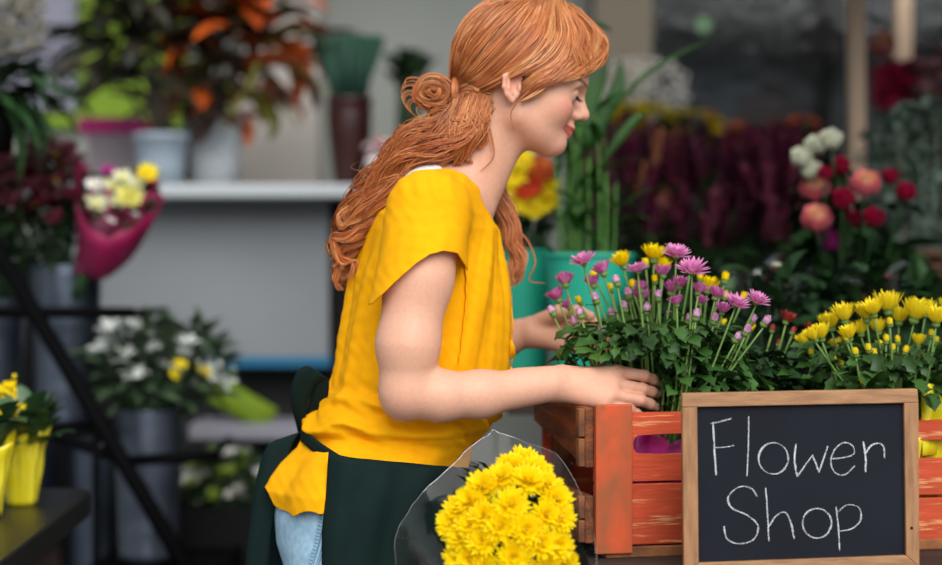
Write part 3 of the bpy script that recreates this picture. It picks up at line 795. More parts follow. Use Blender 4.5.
# thin wisps: in front of the ear, on the neck, flyaways
lock([PN(535, 86, -.075), PN(520, 99, -.079), PN(511, 112, -.078), PN(512, 124, -.075), PN(514, 131, -.072)], 7, [.003, .0015, .0008], r=.0006)
lock([PN(548, 84, -.066), PN(540, 91, -.072), PN(530, 97, -.077), PN(519, 102, -.079)], 40, [.005, .005, .003, .001], r=.0007)
lock([PN(486, 120, -.07), PN(492, 140, -.06), PN(493, 158, -.055), PN(480, 172, -.055)], 6, [.003, .0015, .0008], r=.0006)
for i in range(90):
    x, y = rng.uniform(345, 470), 0; t = (470 - x) / 125; y = 100 + t * 120 - 20 * math.sin(t * 3.1); dx, dy = rng.uniform(-26, 6), rng.uniform(-18, 30)
    strand([PN(x, y, -.03), PN(x + dx * .5, y + dy * .3 - 4, -.03), PN(x + dx, y + dy, -.03 + rng.normal(0, .02)), PN(x + dx * .6, y + dy * 1.5, -.03)], .00028)
for i in range(26):    # wisps off the bun
    a = rng.uniform(2.0, 4.2); c = np.array([433, 93]); 
    strand([PN(c[0] + 16 * math.cos(a), c[1] - 16 * math.sin(a), -.02), PN(c[0] + 26 * math.cos(a), c[1] - 20 * math.sin(a), -.02), PN(c[0] + 32 * math.cos(a + .3), c[1] - 26 * math.sin(a + .3), -.02), PN(c[0] + 28 * math.cos(a + .7), c[1] - 30 * math.sin(a + .7), -.02)], .0005)
# far side lock falling in front of the shoulder
for i in range(26):
    o = rng.normal(0, 1, 3) * [2.2, 2, .006]
    m = [(492, 150, .055), (494, 178, .06), (503, 200, .055), (508, 222, .05), (513, 240, .045), (520, 256, .04), (516, 274, .035), (511, 286, .035)]
    m = m[:rng.integers(6, 9)]
    lock([PN(*(np.array(q) + o)) for q in m], 16, [.006, .010, .010, .009, .006, .003], wave=.005, freq=2.4, phase=rng.normal(0, .6))
lock([PN(512, 225, .05), PN(528, 240, .045), PN(536, 262, .04), PN(530, 280, .04), PN(545, 283, .04)], 8, [.003, .002, .001], r=.0005)

Pth = np.stack(S_paths); Rd = np.array(S_rad); Cl = np.array(S_col); N_, K_, _ = Pth.shape
tn = np.gradient(Pth, axis=1); tn /= (np.linalg.norm(tn, axis=2, keepdims=True) + 1e-9)
a_ = np.cross(tn, [.13, .9, .3]); a_ /= (np.linalg.norm(a_, axis=2, keepdims=True) + 1e-9); b_ = np.cross(tn, a_)
tt = np.linspace(0, 1, K_); prof = np.minimum(1, np.minimum(.35 + tt * 8, .12 + (1 - tt) * 4))
ring = []
for j in range(3):
    th = j * 2.0944; ring.append(Pth + (math.cos(th) * a_ + math.sin(th) * b_) * (Rd[:, None] * prof[None])[:, :, None])
HV = np.stack(ring, 2).reshape(-1, 3)
base = (np.arange(N_)[:, None, None] * K_ + np.arange(K_ - 1)[None, :, None]) * 3
j = np.arange(3)[None, None, :]; j2 = (j + 1) % 3
HF = np.stack([base + j, base + j2, base + 3 + j2, base + 3 + j], -1).reshape(-1, 4)
HCc = np.repeat(Cl, K_ * 3, axis=0)
shade = np.repeat(rng.uniform(.92, 1.08, N_), K_ * 3)[:, None]
hair = mesh_obj('hair', HV, HF, M_hair, color=HCc * shade); adopt(person, hair)
print('hair strands', N_, 'verts', len(HV))
# under-layer of hair on the skull
hf = Field(); hf.ell(H(*HC), HRAD - .001, HR)
UVh, UQh = nets(hf, .004)
def clip_cap(p):
    y = p[:, 1]; d = 3 + y; px = 471 + p[:, 0] * 1920 / d; py = 282.5 - (p[:, 2] - 1.15) * 1920 / d
    lim = np.interp(px, [440, 480, 500, 520, 545, 570, 590, 600], [122, 112, 78, 70, 72, 62, 55, 50])
    return (py - lim) / 640
UVh, UFh = clip_mesh(UVh, UQh, clip_cap)
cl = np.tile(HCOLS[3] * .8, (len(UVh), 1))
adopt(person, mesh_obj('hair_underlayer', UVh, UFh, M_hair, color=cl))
# ------------------------------------------------------------------ plants: petals, blooms, leaves
def petal(mb, az, elev, L, W, curl=0.3, r0=.001, z0=0.0, mi=0, cup=.25, tip=.75, n=5, R=None, off=(0, 0, 0), roll=0.0):
    ca, sa = math.cos(az), math.sin(az); r, z = r0, z0; e = elev; G = []
    prof = [.45, .85, 1.0, .92, tip, .18] if n == 5 else [.5, 1.0, .8, .15]
    k = len(prof); st = L / (k - 1)
    for i in range(k):
        w = W * prof[i] / 2; nx, nz = -math.sin(e), math.cos(e)
        for q in (-1, 0, 1):
            lift = cup * w * (abs(q)) + roll * w * q
            rr = r + nx * lift; zz = z + nz * lift
            G.append((ca * rr - sa * q * w, sa * rr + ca * q * w, zz))
        r += st * math.cos(e); z += st * math.sin(e); e += curl / (k - 1)
    G = np.array(G)
    if R is not None: G = G @ np.array(R).T
    mb.grid((G + np.array(off)).reshape(k, 3, 3), mi)
def bloom(mb, layers, R=None, off=(0, 0, 0), mi=0, n=5, seed=0, s=1.0):
    rr = random.Random(seed)
    for (cnt, elev, L, W, curl, r0, z0) in layers:
        a0 = rr.uniform(0, 6)
        for i in range(cnt):
            petal(mb, a0 + 6.2832 * i / cnt + rr.uniform(-.1, .1), math.radians(elev + rr.uniform(-7, 7)), s * L * rr.uniform(.85, 1.08), s * W, curl + rr.uniform(-.15, .15), s * r0, s * z0 + rr.uniform(-.0004, .0004), mi, n=n, R=R, off=off, roll=rr.uniform(-.15, .15))
def calyx(mb, r, h, mi=0, R=None, off=(0, 0, 0)):
    mb.lathe([(.0012, -h), (r * .6, -h * .75), (r, -h * .25), (r * .92, h * .12)], off, 12, mi, R)
    for i in range(10):
        petal(mb, i * .628, math.radians(62), h * 1.0, r * .55, .2, r * .72, -h * .15, mi, n=3, R=R, off=off)
MUM_OPEN = [(19, 18, .0255, .0060, .25, .001, 0), (17, 36, .0235, .0056, .2, .001, .001), (14, 54, .018, .005, .2, .001, .0015), (12, 68, .012, .0042, .1, .001, .0015)]
MUM_FULL = [(22, -4, .027, .0074, .45, .002, 0), (21, 14, .0255, .0072, .40, .002, .001), (18, 34, .021, .0066, .35, .0015, .002), (15, 54, .0155, .0056, .3, .001, .003), (12, 72, .009, .004, .1, .001, .003)]
MUM_CUP = [(16, 44, .0215, .0052, .30, .0028, 0), (14, 58, .0210, .0050, .2, .002, .0), (11, 76, .0185, .0050, .1, .001, .0)]
MUM_TALL = [(24, 48, .0300, .0048, .30, .0030, 0), (22, 59, .0310, .0047, .15, .003, .0), (18, 70, .0275, .0056, .05, .002, .0), (10, 82, .025, .005, 0, .001, 0)]
MUM_BUD = [(9, 80, .0125, .0052, .25, .0040, 0), (8, 84, .0135, .0045, .15, .0025, 0), (5, 88, .0125, .004, .1, .001, 0)]
M_leaf = mat('leaf_green', '#223F1B', rough=0.45, color2='#4A7534', scale=14, spec=0.4, bump=.3, bscale=300)
M_leafd = mat('leaf_dark_green', '#1A3319', rough=0.5, color2='#2A4A25', scale=22, spec=0.4)
M_leafg = mat('leaf_grey_green', '#6F7F73', rough=0.7, color2='#4F6356', scale=30)
M_stem = mat('stem_green', '#6C8F45', rough=0.55, var=.1)
M_pink = mat('petal_pink', '#DE80BE', rough=0.6, color2='#EDAAD6', scale=70, spec=.3)
M_magenta = mat('petal_magenta', '#CB56A6', rough=0.6, color2='#E89CCE', scale=90, spec=.3)
M_yel = mat('petal_yellow', '#FFEA00', rough=0.6, color2='#FFE000', scale=60, spec=.25)
M_yelg = mat('petal_golden', '#FFE92C', rough=0.6, var=.05, scale=60, spec=.25)
M_disk = mat('flower_disk', '#C2B81C', rough=0.8, var=.2, scale=400)
M_pinkw = mat('petal_bud_pink', '#F3D3EA', rough=0.6, color2='#C964B2', scale=190)
def thin(m, amount=.35):
    """petals and leaves pass some light"""
    nt = m.node_tree; b = nt.nodes['Principled BSDF']; o = [n for n in nt.nodes if n.type == 'OUTPUT_MATERIAL'][0]
    tr = nt.nodes.new('ShaderNodeBsdfTranslucent'); mx = nt.nodes.new('ShaderNodeMixShader'); mx.inputs[0].default_value = amount
    if b.inputs['Base Color'].links: nt.links.new(b.inputs['Base Color'].links[0].from_socket, tr.inputs[0])
    else: tr.inputs[0].default_value = b.inputs['Base Color'].default_value
    nt.links.new(b.outputs[0], mx.inputs[1]); nt.links.new(tr.outputs[0], mx.inputs[2]); nt.links.new(mx.outputs[0], o.inputs[0]); return m
for m_ in (M_pink, M_magenta, M_yel, M_yelg, M_pinkw): thin(m_, .34)
thin(M_leaf, .2)


def leaf(mb, base, dirv, L, W, up=(0, 0, 1), droop=.6, lobes=3, mi=0, fold=.25, twist=0.0, n=9):
    d = Vector(dirv).normalized(); upv = Vector(up); side = d.cross(upv)
    if side.length < 1e-3: side = Vector((1, 0, 0))
    side.normalize(); nrm = side.cross(d).normalized()
    if twist: q = Matrix.Rotation(twist, 3, d); side = q @ side; nrm = q @ nrm
    p = Vector(base); G = []; st = L / (n - 1)
    for i in range(n):
        t = i / (n - 1); w = W / 2 * math.sin(math.pi * min(1, t * .93 + .06)) ** .7
        if lobes: w *= 1 + .30 * math.sin(t * math.pi * 2 * lobes + .6) + .16 * math.sin(t * math.pi * 2 * (lobes * 2.5))
        if i == n - 1: w = .0004
        G.append([p - side * w + nrm * w * fold, p + nrm * 0, p + side * w + nrm * w * fold])
        rot = Matrix.Rotation(-droop / (n - 1), 3, side); d = rot @ d; nrm = rot @ nrm; p = p + d * st
    mb.grid(np.array([[tuple(v) for v in r] for r in G]), mi)
def stem_path(a, b, bend=.15, n=8, rr=random):
    a, b = Vector(a), Vector(b); L = (b - a).length; m = (a + b) / 2 + Vector((rr.uniform(-1, 1), rr.uniform(-1, 1), 0)) * L * bend * .5
    m.z += L * .03; return bez([a, m, b], n)
M_cello = cello('clear_cellophane')

def wood(name, c1, c2, scale=9, stretch=(1, 1, 12), rough=.75, bump=.5, extra=None):
    return mat(name, c1, rough=rough, color2=c2, scale=scale, stretch=stretch, bump=bump, bscale=scale * 3, detail=8)
# ------------------------------------------------------------------ counter, crates, chalkboard
M_dkwood = wood('dark_table_wood', '#3A2A22', '#1F1613', 6, (1, 8, 8))
M_red = mat('worn_orange_paint', '#CC4C27', rough=.72, color2='#B5431F', scale=7, stretch=(1, 1, 5), bump=.5, bscale=40, detail=9)
M_redv = mat('worn_orange_brown_paint', '#CF5227', rough=.75, color2='#96532E', scale=11, stretch=(2, 2, 1.2), bump=.5, bscale=40, detail=9)
M_brown = mat('worn_brown_wood', '#8A4A22', rough=.8, color2='#4A2A17', scale=9, stretch=(3, 1, 6), bump=.8, bscale=40, detail=9)
M_end = mat('bare_end_grain', '#9A6137', rough=.85, color2='#5E3820', scale=22, bump=.8, bscale=80, detail=9)
M_black = mat('black_metal', '#0A0B0D', rough=.5, spec=.2)
def scratch(m, col, sc=(3, 3, 40), thr=.60):
    nt = m.node_tree; b = nt.nodes['Principled BSDF']; lk = b.inputs['Base Color'].links[0].from_socket
    tc = nt.nodes.new('ShaderNodeTexCoord'); mp = nt.nodes.new('ShaderNodeMapping'); mp.inputs['Scale'].default_value = sc
    no = nt.nodes.new('ShaderNodeTexNoise'); no.inputs['Scale'].default_value = 3.0; no.inputs['Detail'].default_value = 10; no.inputs['Roughness'].default_value = .7
    rp = nt.nodes.new('ShaderNodeValToRGB'); rp.color_ramp.elements[0].position = thr; rp.color_ramp.elements[1].position = thr + .05
    mx = nt.nodes.new('ShaderNodeMix'); mx.data_type = 'RGBA'; mx.inputs[7].default_value = (*hexc(col), 1)
    nt.links.new(tc.outputs['Object'], mp.inputs[0]); nt.links.new(mp.outputs[0], no.inputs['Vector']); nt.links.new(no.outputs[0], rp.inputs[0]); nt.links.new(rp.outputs[0], mx.inputs[0])
    nt.links.new(lk, mx.inputs[6]); nt.links.new(mx.outputs[2], b.inputs['Base Color'])
scratch(M_red, '#DB9563', (2, 2, 34), .56); scratch(M_redv, '#8A5A3C', (14, 14, 5), .60); scratch(M_brown, '#23150E', (30, 4, 5), .60)

TOPZ = .745
t = thing('display_table', 'dark wooden display table carrying the orange crates', 'table', (.80, .0, 0))
def add(o, parent): adopt(parent, o); return o
for k in range(5): add(MB().box((.80, -.36 + k * .19, TOPZ - .018), (1.26, .186, .036)).build('plank', M_dkwood, smooth=False, bevel=.003), t)
for sx in (.22, 1.36):
    for sy in (-.38, .44): add(MB().box((sx, sy, (TOPZ - .036) / 2), (.06, .06, TOPZ - .036)).build('leg', M_dkwood, smooth=False, bevel=.003), t)
add(MB().box((.80, -.41, TOPZ - .08), (1.1, .022, .08)).build('apron_rail', M_dkwood, smooth=False), t)

def slot_board(mb, x0, x1, z0, z1, y, th, cx, cz, hw, hh):
    n = 48; out = []; inn = []
    for i in range(n):
        a = 2 * math.pi * i / n; c, s_ = math.cos(a), math.sin(a)
        ix = (hw - hh) * max(-1, min(1, c * 2)) + hh * c; iz = hh * s_
        inn.append((cx + ix, cz + iz))
        k = min((abs((x1 - cx) / c) if c > 0 else abs((x0 - cx) / c)) if abs(c) > 1e-6 else 1e9, (abs((z1 - cz) / s_) if s_ > 0 else abs((z0 - cz) / s_)) if abs(s_) > 1e-6 else 1e9)
        out.append((cx + c * k, cz + s_ * k))
    for X, Z in ((x0, z0), (x1, z0), (x0, z1), (x1, z1)):
        j = min(range(n), key=lambda q: (out[q][0] - X) ** 2 + (out[q][1] - Z) ** 2); out[j] = (X, Z)
    V = []
    for yy in (y - th / 2, y + th / 2):
        V += [(a, yy, b) for a, b in out] + [(a, yy, b) for a, b in inn]
    F = []
    for i in range(n):
        j = (i + 1) % n
        F += [(i, j, n + j, n + i), (2 * n + i, 3 * n + i, 3 * n + j, 2 * n + j), (i, 2 * n + i, 2 * n + j, j), (n + i, n + j, 3 * n + j, 3 * n + i)]
    mb.add(V, F)
def crate(name, label, cx, cy, rz, length, depth, h, fronts, slot=None):
    """local frame: x along the front, y into the depth, origin at the front-left bottom"""
    c = thing(name, label, 'crate', (cx, cy, TOPZ), rz)
    def bb(nm, ctr, size, m, rot=None, bev=.002):
        o = MB().box((0, 0, 0), size, rot).build(nm, m, c, smooth=False, bevel=bev); o.location = ctr; return o
    z0 = .012
    for k in range(4): bb('bottom_slat', (length / 2, .02 + depth * (k + .4) / 4, z0 + .006), (length - .02, depth / 4 - .012, .010), M_brown)
    bb('bottom_rail', (length / 2, .004, .008), (length - .03, .030, .016), M_end); bb('bottom_rail', (length / 2, depth, .008), (length - .03, .026, .016), M_end)
    for (a, b, kind) in fronts:
        if kind == 'slot':
            m = MB(); slot_board(m, 0, length, a, b, 0, .012, slot[0], slot[1], slot[2], slot[3]); o = m.build('front_board', M_red, c, smooth=False)
        else: bb('front_board', (length / 2, 0, (a + b) / 2), (length, .012, b - a), M_red)
        bb('back_board', (length / 2, depth, (a + b) / 2), (length, .012, b - a), M_red)
    for sx in (.026, length - .026):
        bb('stile', (sx, -.012, h / 2 + .004), (.056, .012, h - .006), M_redv)
        bb('corner_post', (sx * 1.0 + (.006 if sx < .1 else -.006), .018, h / 2), (.026, .024, h - .01), M_end)
        bb('corner_post', (sx, depth - .018, h / 2), (.026, .024, h - .01), M_end)
    for sx in (-.008, length + .008):
        for (za, zb, tp) in ((h - .092, h - .004, .46), (.022, .092, .9)):
            m = MB(); y0, y1 = -.006, depth; zt = zb; zl = za; zr = zb - (zb - za) * (tp if sx < 0 else 1)
            V = [(sx + dx, yy, zz) for dx in (-.007, .007) for yy, zz in ((y0, zl), (y1, zr), (y1, zt), (y0, zt))]
            m.add(V, [(0, 3, 2, 1), (4, 5, 6, 7), (0, 1, 5, 4), (1, 2, 6, 5), (2, 3, 7, 6), (3, 0, 4, 7)])
            m.build('side_board', M_brown, c, smooth=False, bevel=.002)
            for q in range(2): bb('end_block', (sx - .006 if sx < 0 else sx + .006, .006, zl + (zt - zl) * (.25 + .5 * q)), (.020, .018, (zt - zl) * .47), M_end)
    return c
C1 = P(594, 300, -.175)
crate('wooden_crate', 'worn orange wooden crate with a handle slot, holding the pink chrysanthemum', C1.x, C1.y, math.radians(12), .345, .31, .225,
      [(.112, .213, 'slot'), (.018, .108, 'board')], (.150, .166, .092, .0155))
crate('wooden_crate', 'worn orange wooden crate with a gap under its top rail, right of the chalkboard', C1.x + .365, C1.y + .070, math.radians(10), .40, .30, .205,
      [(.165, .196, 'b'), (.082, .138, 'b'), (.014, .078, 'b')])

# chalkboard
M_frame = wood('oak_frame', '#A87B52', '#8C6240', 10, (14, 6, 2), .6, .3)
M_framex = wood('oak_frame_rail', '#AD8057', '#8F6643', 10, (2, 6, 14), .6, .3)
M_slate = mat('blackboard', '#12151F', rough=.75, color2='#171B26', scale=6, bump=.1, bscale=200, spec=.22)
M_chalk = mat('white_chalk', '#DADDE0', rough=.95, color2='#8F949B', scale=420, detail=3)
YS, TL = -.285, .05
def SB(px, py, off=0.0):
    y = YS
    for _ in range(4):
        z = CAMZ - (py - 282.5) / FPX * (y + 3); y = YS + TL * (z - TOPZ)
    p = P(px, py, y); return Vector((p.x, p.y - off, p.z))
cb = thing('chalkboard_sign', 'oak framed blackboard lettered Flower Shop in white chalk', 'sign', (SB(800, 560).x, YS, TOPZ))
def quadbar(nm, pts, th, m, back=.0):
    mb = MB(); V = [tuple(SB(x, y, th)) for x, y in pts] + [tuple(SB(x, y, -back)) for x, y in pts]
    mb.add(V, [(3, 2, 1, 0), (4, 5, 6, 7), (0, 1, 5, 4), (1, 2, 6, 5), (2, 3, 7, 6), (3, 0, 4, 7)])
    o = mb.build(nm, m, smooth=False, bevel=.0012); adopt(cb, o); return o
TLc, TRc, BRc, BLc = (681.5, 393), (916, 388.5), (918, 566), (683, 572)
tl, tr, br, bl = (696.5, 406.5), (902.5, 402.5), (904.5, 554.5), (698, 562)
quadbar('board', [(690, 400), (910, 395), (911, 560), (690, 568)], .002, M_slate, .004)
quadbar('frame_side', [(TLc[0], 407), tl, bl, BLc], .010, M_frame, .008)
quadbar('frame_side', [tr, (917, 402), BRc, br], .010, M_frame, .008)
quadbar('frame_rail', [TLc, TRc, (917, 402.2), (TLc[0], 406.8)], .010, M_framex, .008)
quadbar('frame_rail', [bl, br, BRc, BLc], .010, M_framex, .008)
ch = MB(); crr = random.Random(3)
def chalk(pts, closed=False, n=None):
    q = np.array([(520 + x / 2.232, 370 + y / 2.232) for x, y in pts]); L = np.abs(np.diff(q, axis=0)).sum(); n = max(10, int(L / 1.1))
    c = bez(np.c_[q, np.zeros(len(q))], n)[:, :2] if len(q) > 2 else np.linspace(q[0], q[1], n)
    for rep_ in range(3):
        o = np.array([crr.uniform(-.6, .6), crr.uniform(-.5, .5)]); cc = c + o + np.array([[.16 * math.sin(i * 1.9 + rep_), .16 * math.sin(i * 1.7 + 2 * rep_)] for i in range(n)])
        i = 0
        while i < n - 2:
            e = min(n, i + crr.randint(8, 26)); seg = cc[i:e]
            if len(seg) > 2: ch.tube([SB(x, y, .0024) for x, y in seg], [.0005, .0009, .0010, .0008, .0005], 5, flat=.5)
            i = e - (crr.random() < .75) * 2 + 1
def ell_(cx, cy, rx, ry, a0=-1.2): return [(cx + rx * math.cos(a0 + t), cy + ry * math.sin(a0 + t)) for t in np.linspace(0, 6.5, 18)]
for pl in ([(430, 118), (433, 175), (437, 235)], [(424, 119), (445, 115), (471, 108)], [(433, 173), (455, 172), (476, 168)], [(509, 103), (508, 170), (505, 237)], ell_(565, 197, 33, 35),
           [(615, 165), (612, 200), (618, 238)], [(618, 238), (652, 190)], [(652, 190), (667, 228)], [(667, 228), (687, 170)], [(692, 198), (722, 195), (745, 187), (742, 168), (722, 162), (702, 178), (694, 205), (703, 228), (725, 233), (748, 213)],
           [(765, 160), (770, 195), (770, 228)], [(769, 190), (782, 170), (800, 163), (811, 172), (813, 196)],
           [(529, 282), (515, 263), (487, 261), (464, 284), (474, 308), (508, 324), (531, 348), (521, 377), (488, 387), (462, 376), (455, 348)],
           [(548, 262), (552, 320), (555, 382)], [(554, 350), (570, 326), (590, 318), (603, 340), (611, 377)], ell_(662, 342, 32, 33, -2), [(704, 305), (709, 350), (712, 402)], [(707, 318), (730, 301), (756, 308), (759, 335), (740, 354), (710, 360)]):
    chalk(pl)
lt = ch.build('chalk_lettering', M_chalk); adopt(cb, lt); lt['label'] = 'white chalk words Flower Shop'
ey = MB(); c = SB(910, 527, .0105); ey.lathe([(.0001, .0004), (.0016, .0008), (.0022, 0)], (0, 0, 0), 12, 0, np.array(Matrix.Rotation(math.radians(90), 3, 'X').to_3x3())); o = ey.build('screw', M_black); o.location = c; adopt(cb, o)

# ------------------------------------------------------------------ potted chrysanthemums in the crates
def foil_pot(parent, cx, cy, z0, r0, r1, h, m, name='pot_wrapper', frill=.006, seed=0):
    rr = random.Random(seed); mb = MB(); n = 56; prof = np.linspace(0, 1, 14); G = []
    ph = [rr.uniform(0, 6) for _ in range(4)]
    for j in range(n):
        a = 2 * math.pi * j / n; row = []
        for t in prof:
            w = (math.sin(a * 9 + ph[0]) + .6 * math.sin(a * 17 + ph[1] + t * 3) + .4 * math.sin(a * 5 - t * 9 + ph[2])) * frill * (.15 + t * t * 1.2)
            r = r0 + (r1 - r0) * t + w; row.append((cx + r * math.cos(a), cy + r * math.sin(a), z0 + h * t + (t ** 4) * (.012 * math.sin(a * 4 + ph[3]) + .006 * math.sin(a * 11))))
        G.append(row)
    mb.grid(np.array(G), 0, True)
    return adopt(parent, mb.build(name, m, solid=.0008))
M_foilm = mat('magenta_foil', '#C01C84', rough=.25, coat=.6, color2='#DB62AE', scale=14, bump=.8, bscale=30)
M_foily = mat('yellow_foil', '#E6D305', rough=.32, coat=.5, color2='#F2E53A', scale=12, bump=.7, bscale=30)
M_soil = mat('soil', '#20150F', rough=.95, var=.3, scale=80, bump=.8)
def pot(parent, cx, cy, z0, r, h):
    m = MB().lathe([(.0001, 0), (r * .75, 0), (r, h), (r * 1.06, h), (r * 1.06, h - .008), (r * .98, h - .01), (r * .96, h - .002), (.0001, h - .012)], (cx, cy, z0), 28)
    return adopt(parent, m.build('pot', mat('terracotta_plastic', '#6B3423', rough=.6)))

def head_mesh(name, layers, mats, cal, seed, center=True):
    mb = MB(); bloom(mb, layers, mi=0, seed=seed)
    if center: mb.lathe([(.0001, .0075), (.003, .0068), (.0048, .0045), (.0052, .002)], (0, 0, 0), 12, 1)
    me = mb.mesh(name, mats); cm = None
    if cal: m2 = MB(); calyx(m2, cal, cal * .95); cm = m2.mesh('calyx', [M_stem])
    return me, cm
def mum(name, label, cx, cy, z0, blooms, col, leaves, wrap, seed, leaf_m=M_leaf, zl=(.98, 1.09), rl=.13, n_leaf=150, avoid=None, wr=1.0):
    """blooms: (px, py, Y, kind, size)"""
    rr = random.Random(seed); t = thing(name, label, 'potted plant', (cx, cy, z0))
    pot(t, cx, cy, z0, .050 * wr, .095)
    foil_pot(t, cx, cy, z0 + .002, .055 * wr, .078 * wr, .145, wrap, seed=seed, frill=.006 * wr)
    protos = {}
    for k, (lay, cal, cen) in dict(open=(MUM_OPEN, .0052, True), cup=(MUM_CUP, .0058, False), tall=(MUM_TALL, .0068, False), bud=(MUM_BUD, .0058, False)).items():
        mk = col if k != 'bud' else (M_pinkw if col is M_pink else col)
        mk = M_magenta if (k == 'cup' and col is M_pink) else mk
        protos[k] = [head_mesh(k, lay, [mk, M_disk], cal, seed * 10 + v, cen) for v in range(3)]
    sb = MB()
    for (px, py, Y, kind, sz) in blooms:
        p = P(px, py, Y); b = Vector((cx + (p.x - cx) * .30 + rr.uniform(-.01, .01), cy + (p.y - cy) * .35, z0 + .10))
        pa = stem_path(b, p + Vector((0, 0, -.004)), .10, 10, rr)
        sb.tube(pa, [.0024, .0020, .0015], 6)
        d = Vector(pa[-1]) - Vector(pa[-2]); d.normalize()
        d = (d + Vector((rr.uniform(-.25, .25) + (p.x - cx) * 1.2, -.30 if kind == 'open' else -.06, .4))).normalized()
        me, cm = rr.choice(protos[kind]); o = inst('flower' if kind != 'bud' else 'flower_bud', me, None, p, align(d, rr.uniform(0, 6)), sz)
        adopt(t, o)
        if cm:
            co = inst('calyx', cm, o)
        # side leaves on the stem
        for q in (3, 5, 6, 7):
            if rr.random() < .7:
                a = rr.uniform(0, 6.28); leaf(sb_leaf, pa[q], (math.cos(a), math.sin(a), .5), rr.uniform(.014, .03), rr.uniform(.006, .013), droop=.8, lobes=2) if (sb_leaf := leaves) is not None else None
    adopt(t, sb.build('stems', M_stem))
    fb = leaves
    i = 0
    while i < n_leaf:
        i += 1
        a = rr.uniform(0, 6.28); q = math.sqrt(rr.random()); zz = rr.uniform(*zl); top = (zz - zl[0]) / (zl[1] - zl[0]); r = rl * q * (1.0 - .25 * top)
        L = rr.uniform(.028, .066) * (1 - .30 * top); dv = (math.cos(a) * .8, math.sin(a) * .8 - .25, rr.uniform(-.35, .8))
        c = Vector((cx + r * math.cos(a), cy + r * math.sin(a) * .62, zz - .012 * q))
        if avoid and avoid(c + Vector(dv) * L * .5): continue
        leaf(fb, c, dv, L, L * rr.uniform(.45, .68), droop=rr.uniform(.4, 1.5), lobes=3, twist=rr.uniform(-.7, .7), mi=0, fold=rr.uniform(.1, .7))
    adopt(t, fb.build('leaves', leaf_m))
    return t
def hand_zone(c):
    d = c.y + 3; px = 471 + c.x * FPX / d; py = 282.5 - (c.z - CAMZ) * FPX / d
    return px < 662 and py > 352 and c.y < -.02 or (c.x < .19 and c.z < 1.0) or (c.y < -.12 and c.z < .990)
ob = [(584, 264, -.13, 'open', 1.0), (676, 257, -.10, 'open', 1.05), (692, 273, -.16, 'open', 1.12), (735, 306, -.14, 'open', .95), (756, 303, -.12, 'open', .95), (638, 272, -.12, 'open', .85)]
cb_ = [(566, 281, 1.0), (559, 296, 1.0), (604, 270, 1.0), (594, 282, .9), (641, 296, .95), (663, 272, .9), (671, 289, .95), (680, 283, .8), (715, 294, .9), (722, 309, .8), (569, 304, .7), (698, 289, .8), (641, 287, .8), (677, 301, .7), (700, 300, .7)]
bd = [(553.7, 310), (581, 312), (596.7, 297), (617.6, 280), (625, 306), (612.6, 313), (647, 308), (658, 295), (695.7, 314), (713.6, 318), (745.6, 329), (764, 320), (750.6, 319), (735.5, 336), (576.6, 321), (629, 293), (688, 318), (604, 330), (668, 316)]
r_ = random.Random(5)
ob = [(x, y, Y if x > 670 else -.04, k_, s_) for x, y, Y, k_, s_ in ob]
def yy_(x): return r_.uniform(-.15, -.06) if x > 672 else r_.uniform(-.06, .03)
bl_ = ob + [(x, y + 4, yy_(x), 'cup', s * 1.08) for x, y, s in cb_] + [(x, y + 4, yy_(x), 'bud', 1.12) for x, y in bd]
mum('potted_chrysanthemum', 'pink chrysanthemum in magenta foil in the crate by her hands', .278, -.050, TOPZ + .03, bl_, M_pink, MB(), M_foilm, 11, rl=.165, n_leaf=820, zl=(.955, 1.092), avoid=hand_zone)
yb = [(623.7, 266, 1.1), (653.6, 260, 1.15), (646, 266, .9), (661, 272, 1.1), (633, 288, .9), (595.7, 278, .9), (707, 291, 1.1), (724.6, 281, 1.0), (724.5, 298, .8), (690, 270, .9), (742, 300, .9), (723, 325, .7), (580.6, 303, .8), (611.5, 290, .8), (655, 282, .8), (700, 280, .8), (750, 330, .8)]
mum('potted_chrysanthemum', 'yellow budding chrysanthemum behind the pink one', .330, .100, TOPZ + .03, [(x, y, r_.uniform(.03, .10), 'cup' if s > 1.05 else 'bud', s * 1.15) for x, y, s in yb], M_yel, MB(), M_foily, 12, leaf_m=M_leafd, rl=.13, n_leaf=240, zl=(.95, 1.05), wr=.65)
big = [(845, 312, 1.0), (888.7, 303, 1.2), (914, 311, 1.25), (867, 311, 1.0), (861, 325.6, .85), (831.6, 320, .95), (822, 330, .85), (879, 324, .85), (936, 315, 1.0), (806, 335, .7), (899, 314, .95), (815.6, 331, .75), (837, 339, .6), (918, 336, .65), (950, 308, 1.1), (960, 322, 1.0), (850, 330, .8), (874, 306, .9), (925, 306, .9)]
sml = [(847, 338), (880.7, 344), (898, 340), (892.6, 348), (875, 353), (868.7, 348), (835.6, 359), (842, 364), (863.5, 381), (931, 333.6), (935, 340), (886, 339), (890, 322), (812, 352), (856, 352), (905, 350)]
mum('potted_chrysanthemum', 'golden yellow chrysanthemum in full flower behind the chalkboard', .665, .0, TOPZ + .03,
    [(x, y + 9, r_.uniform(-.07, .06), 'tall', s * 1.0) for x, y, s in big] + [(x, y + 3, r_.uniform(-.08, .0), 'bud', .9) for x, y in sml], M_yelg, MB(), M_foily, 13, rl=.20, n_leaf=520, zl=(.93, 1.060), avoid=lambda c: (c.y < -.06 and c.z < .975) or (c.x < .55 and c.z < .98))
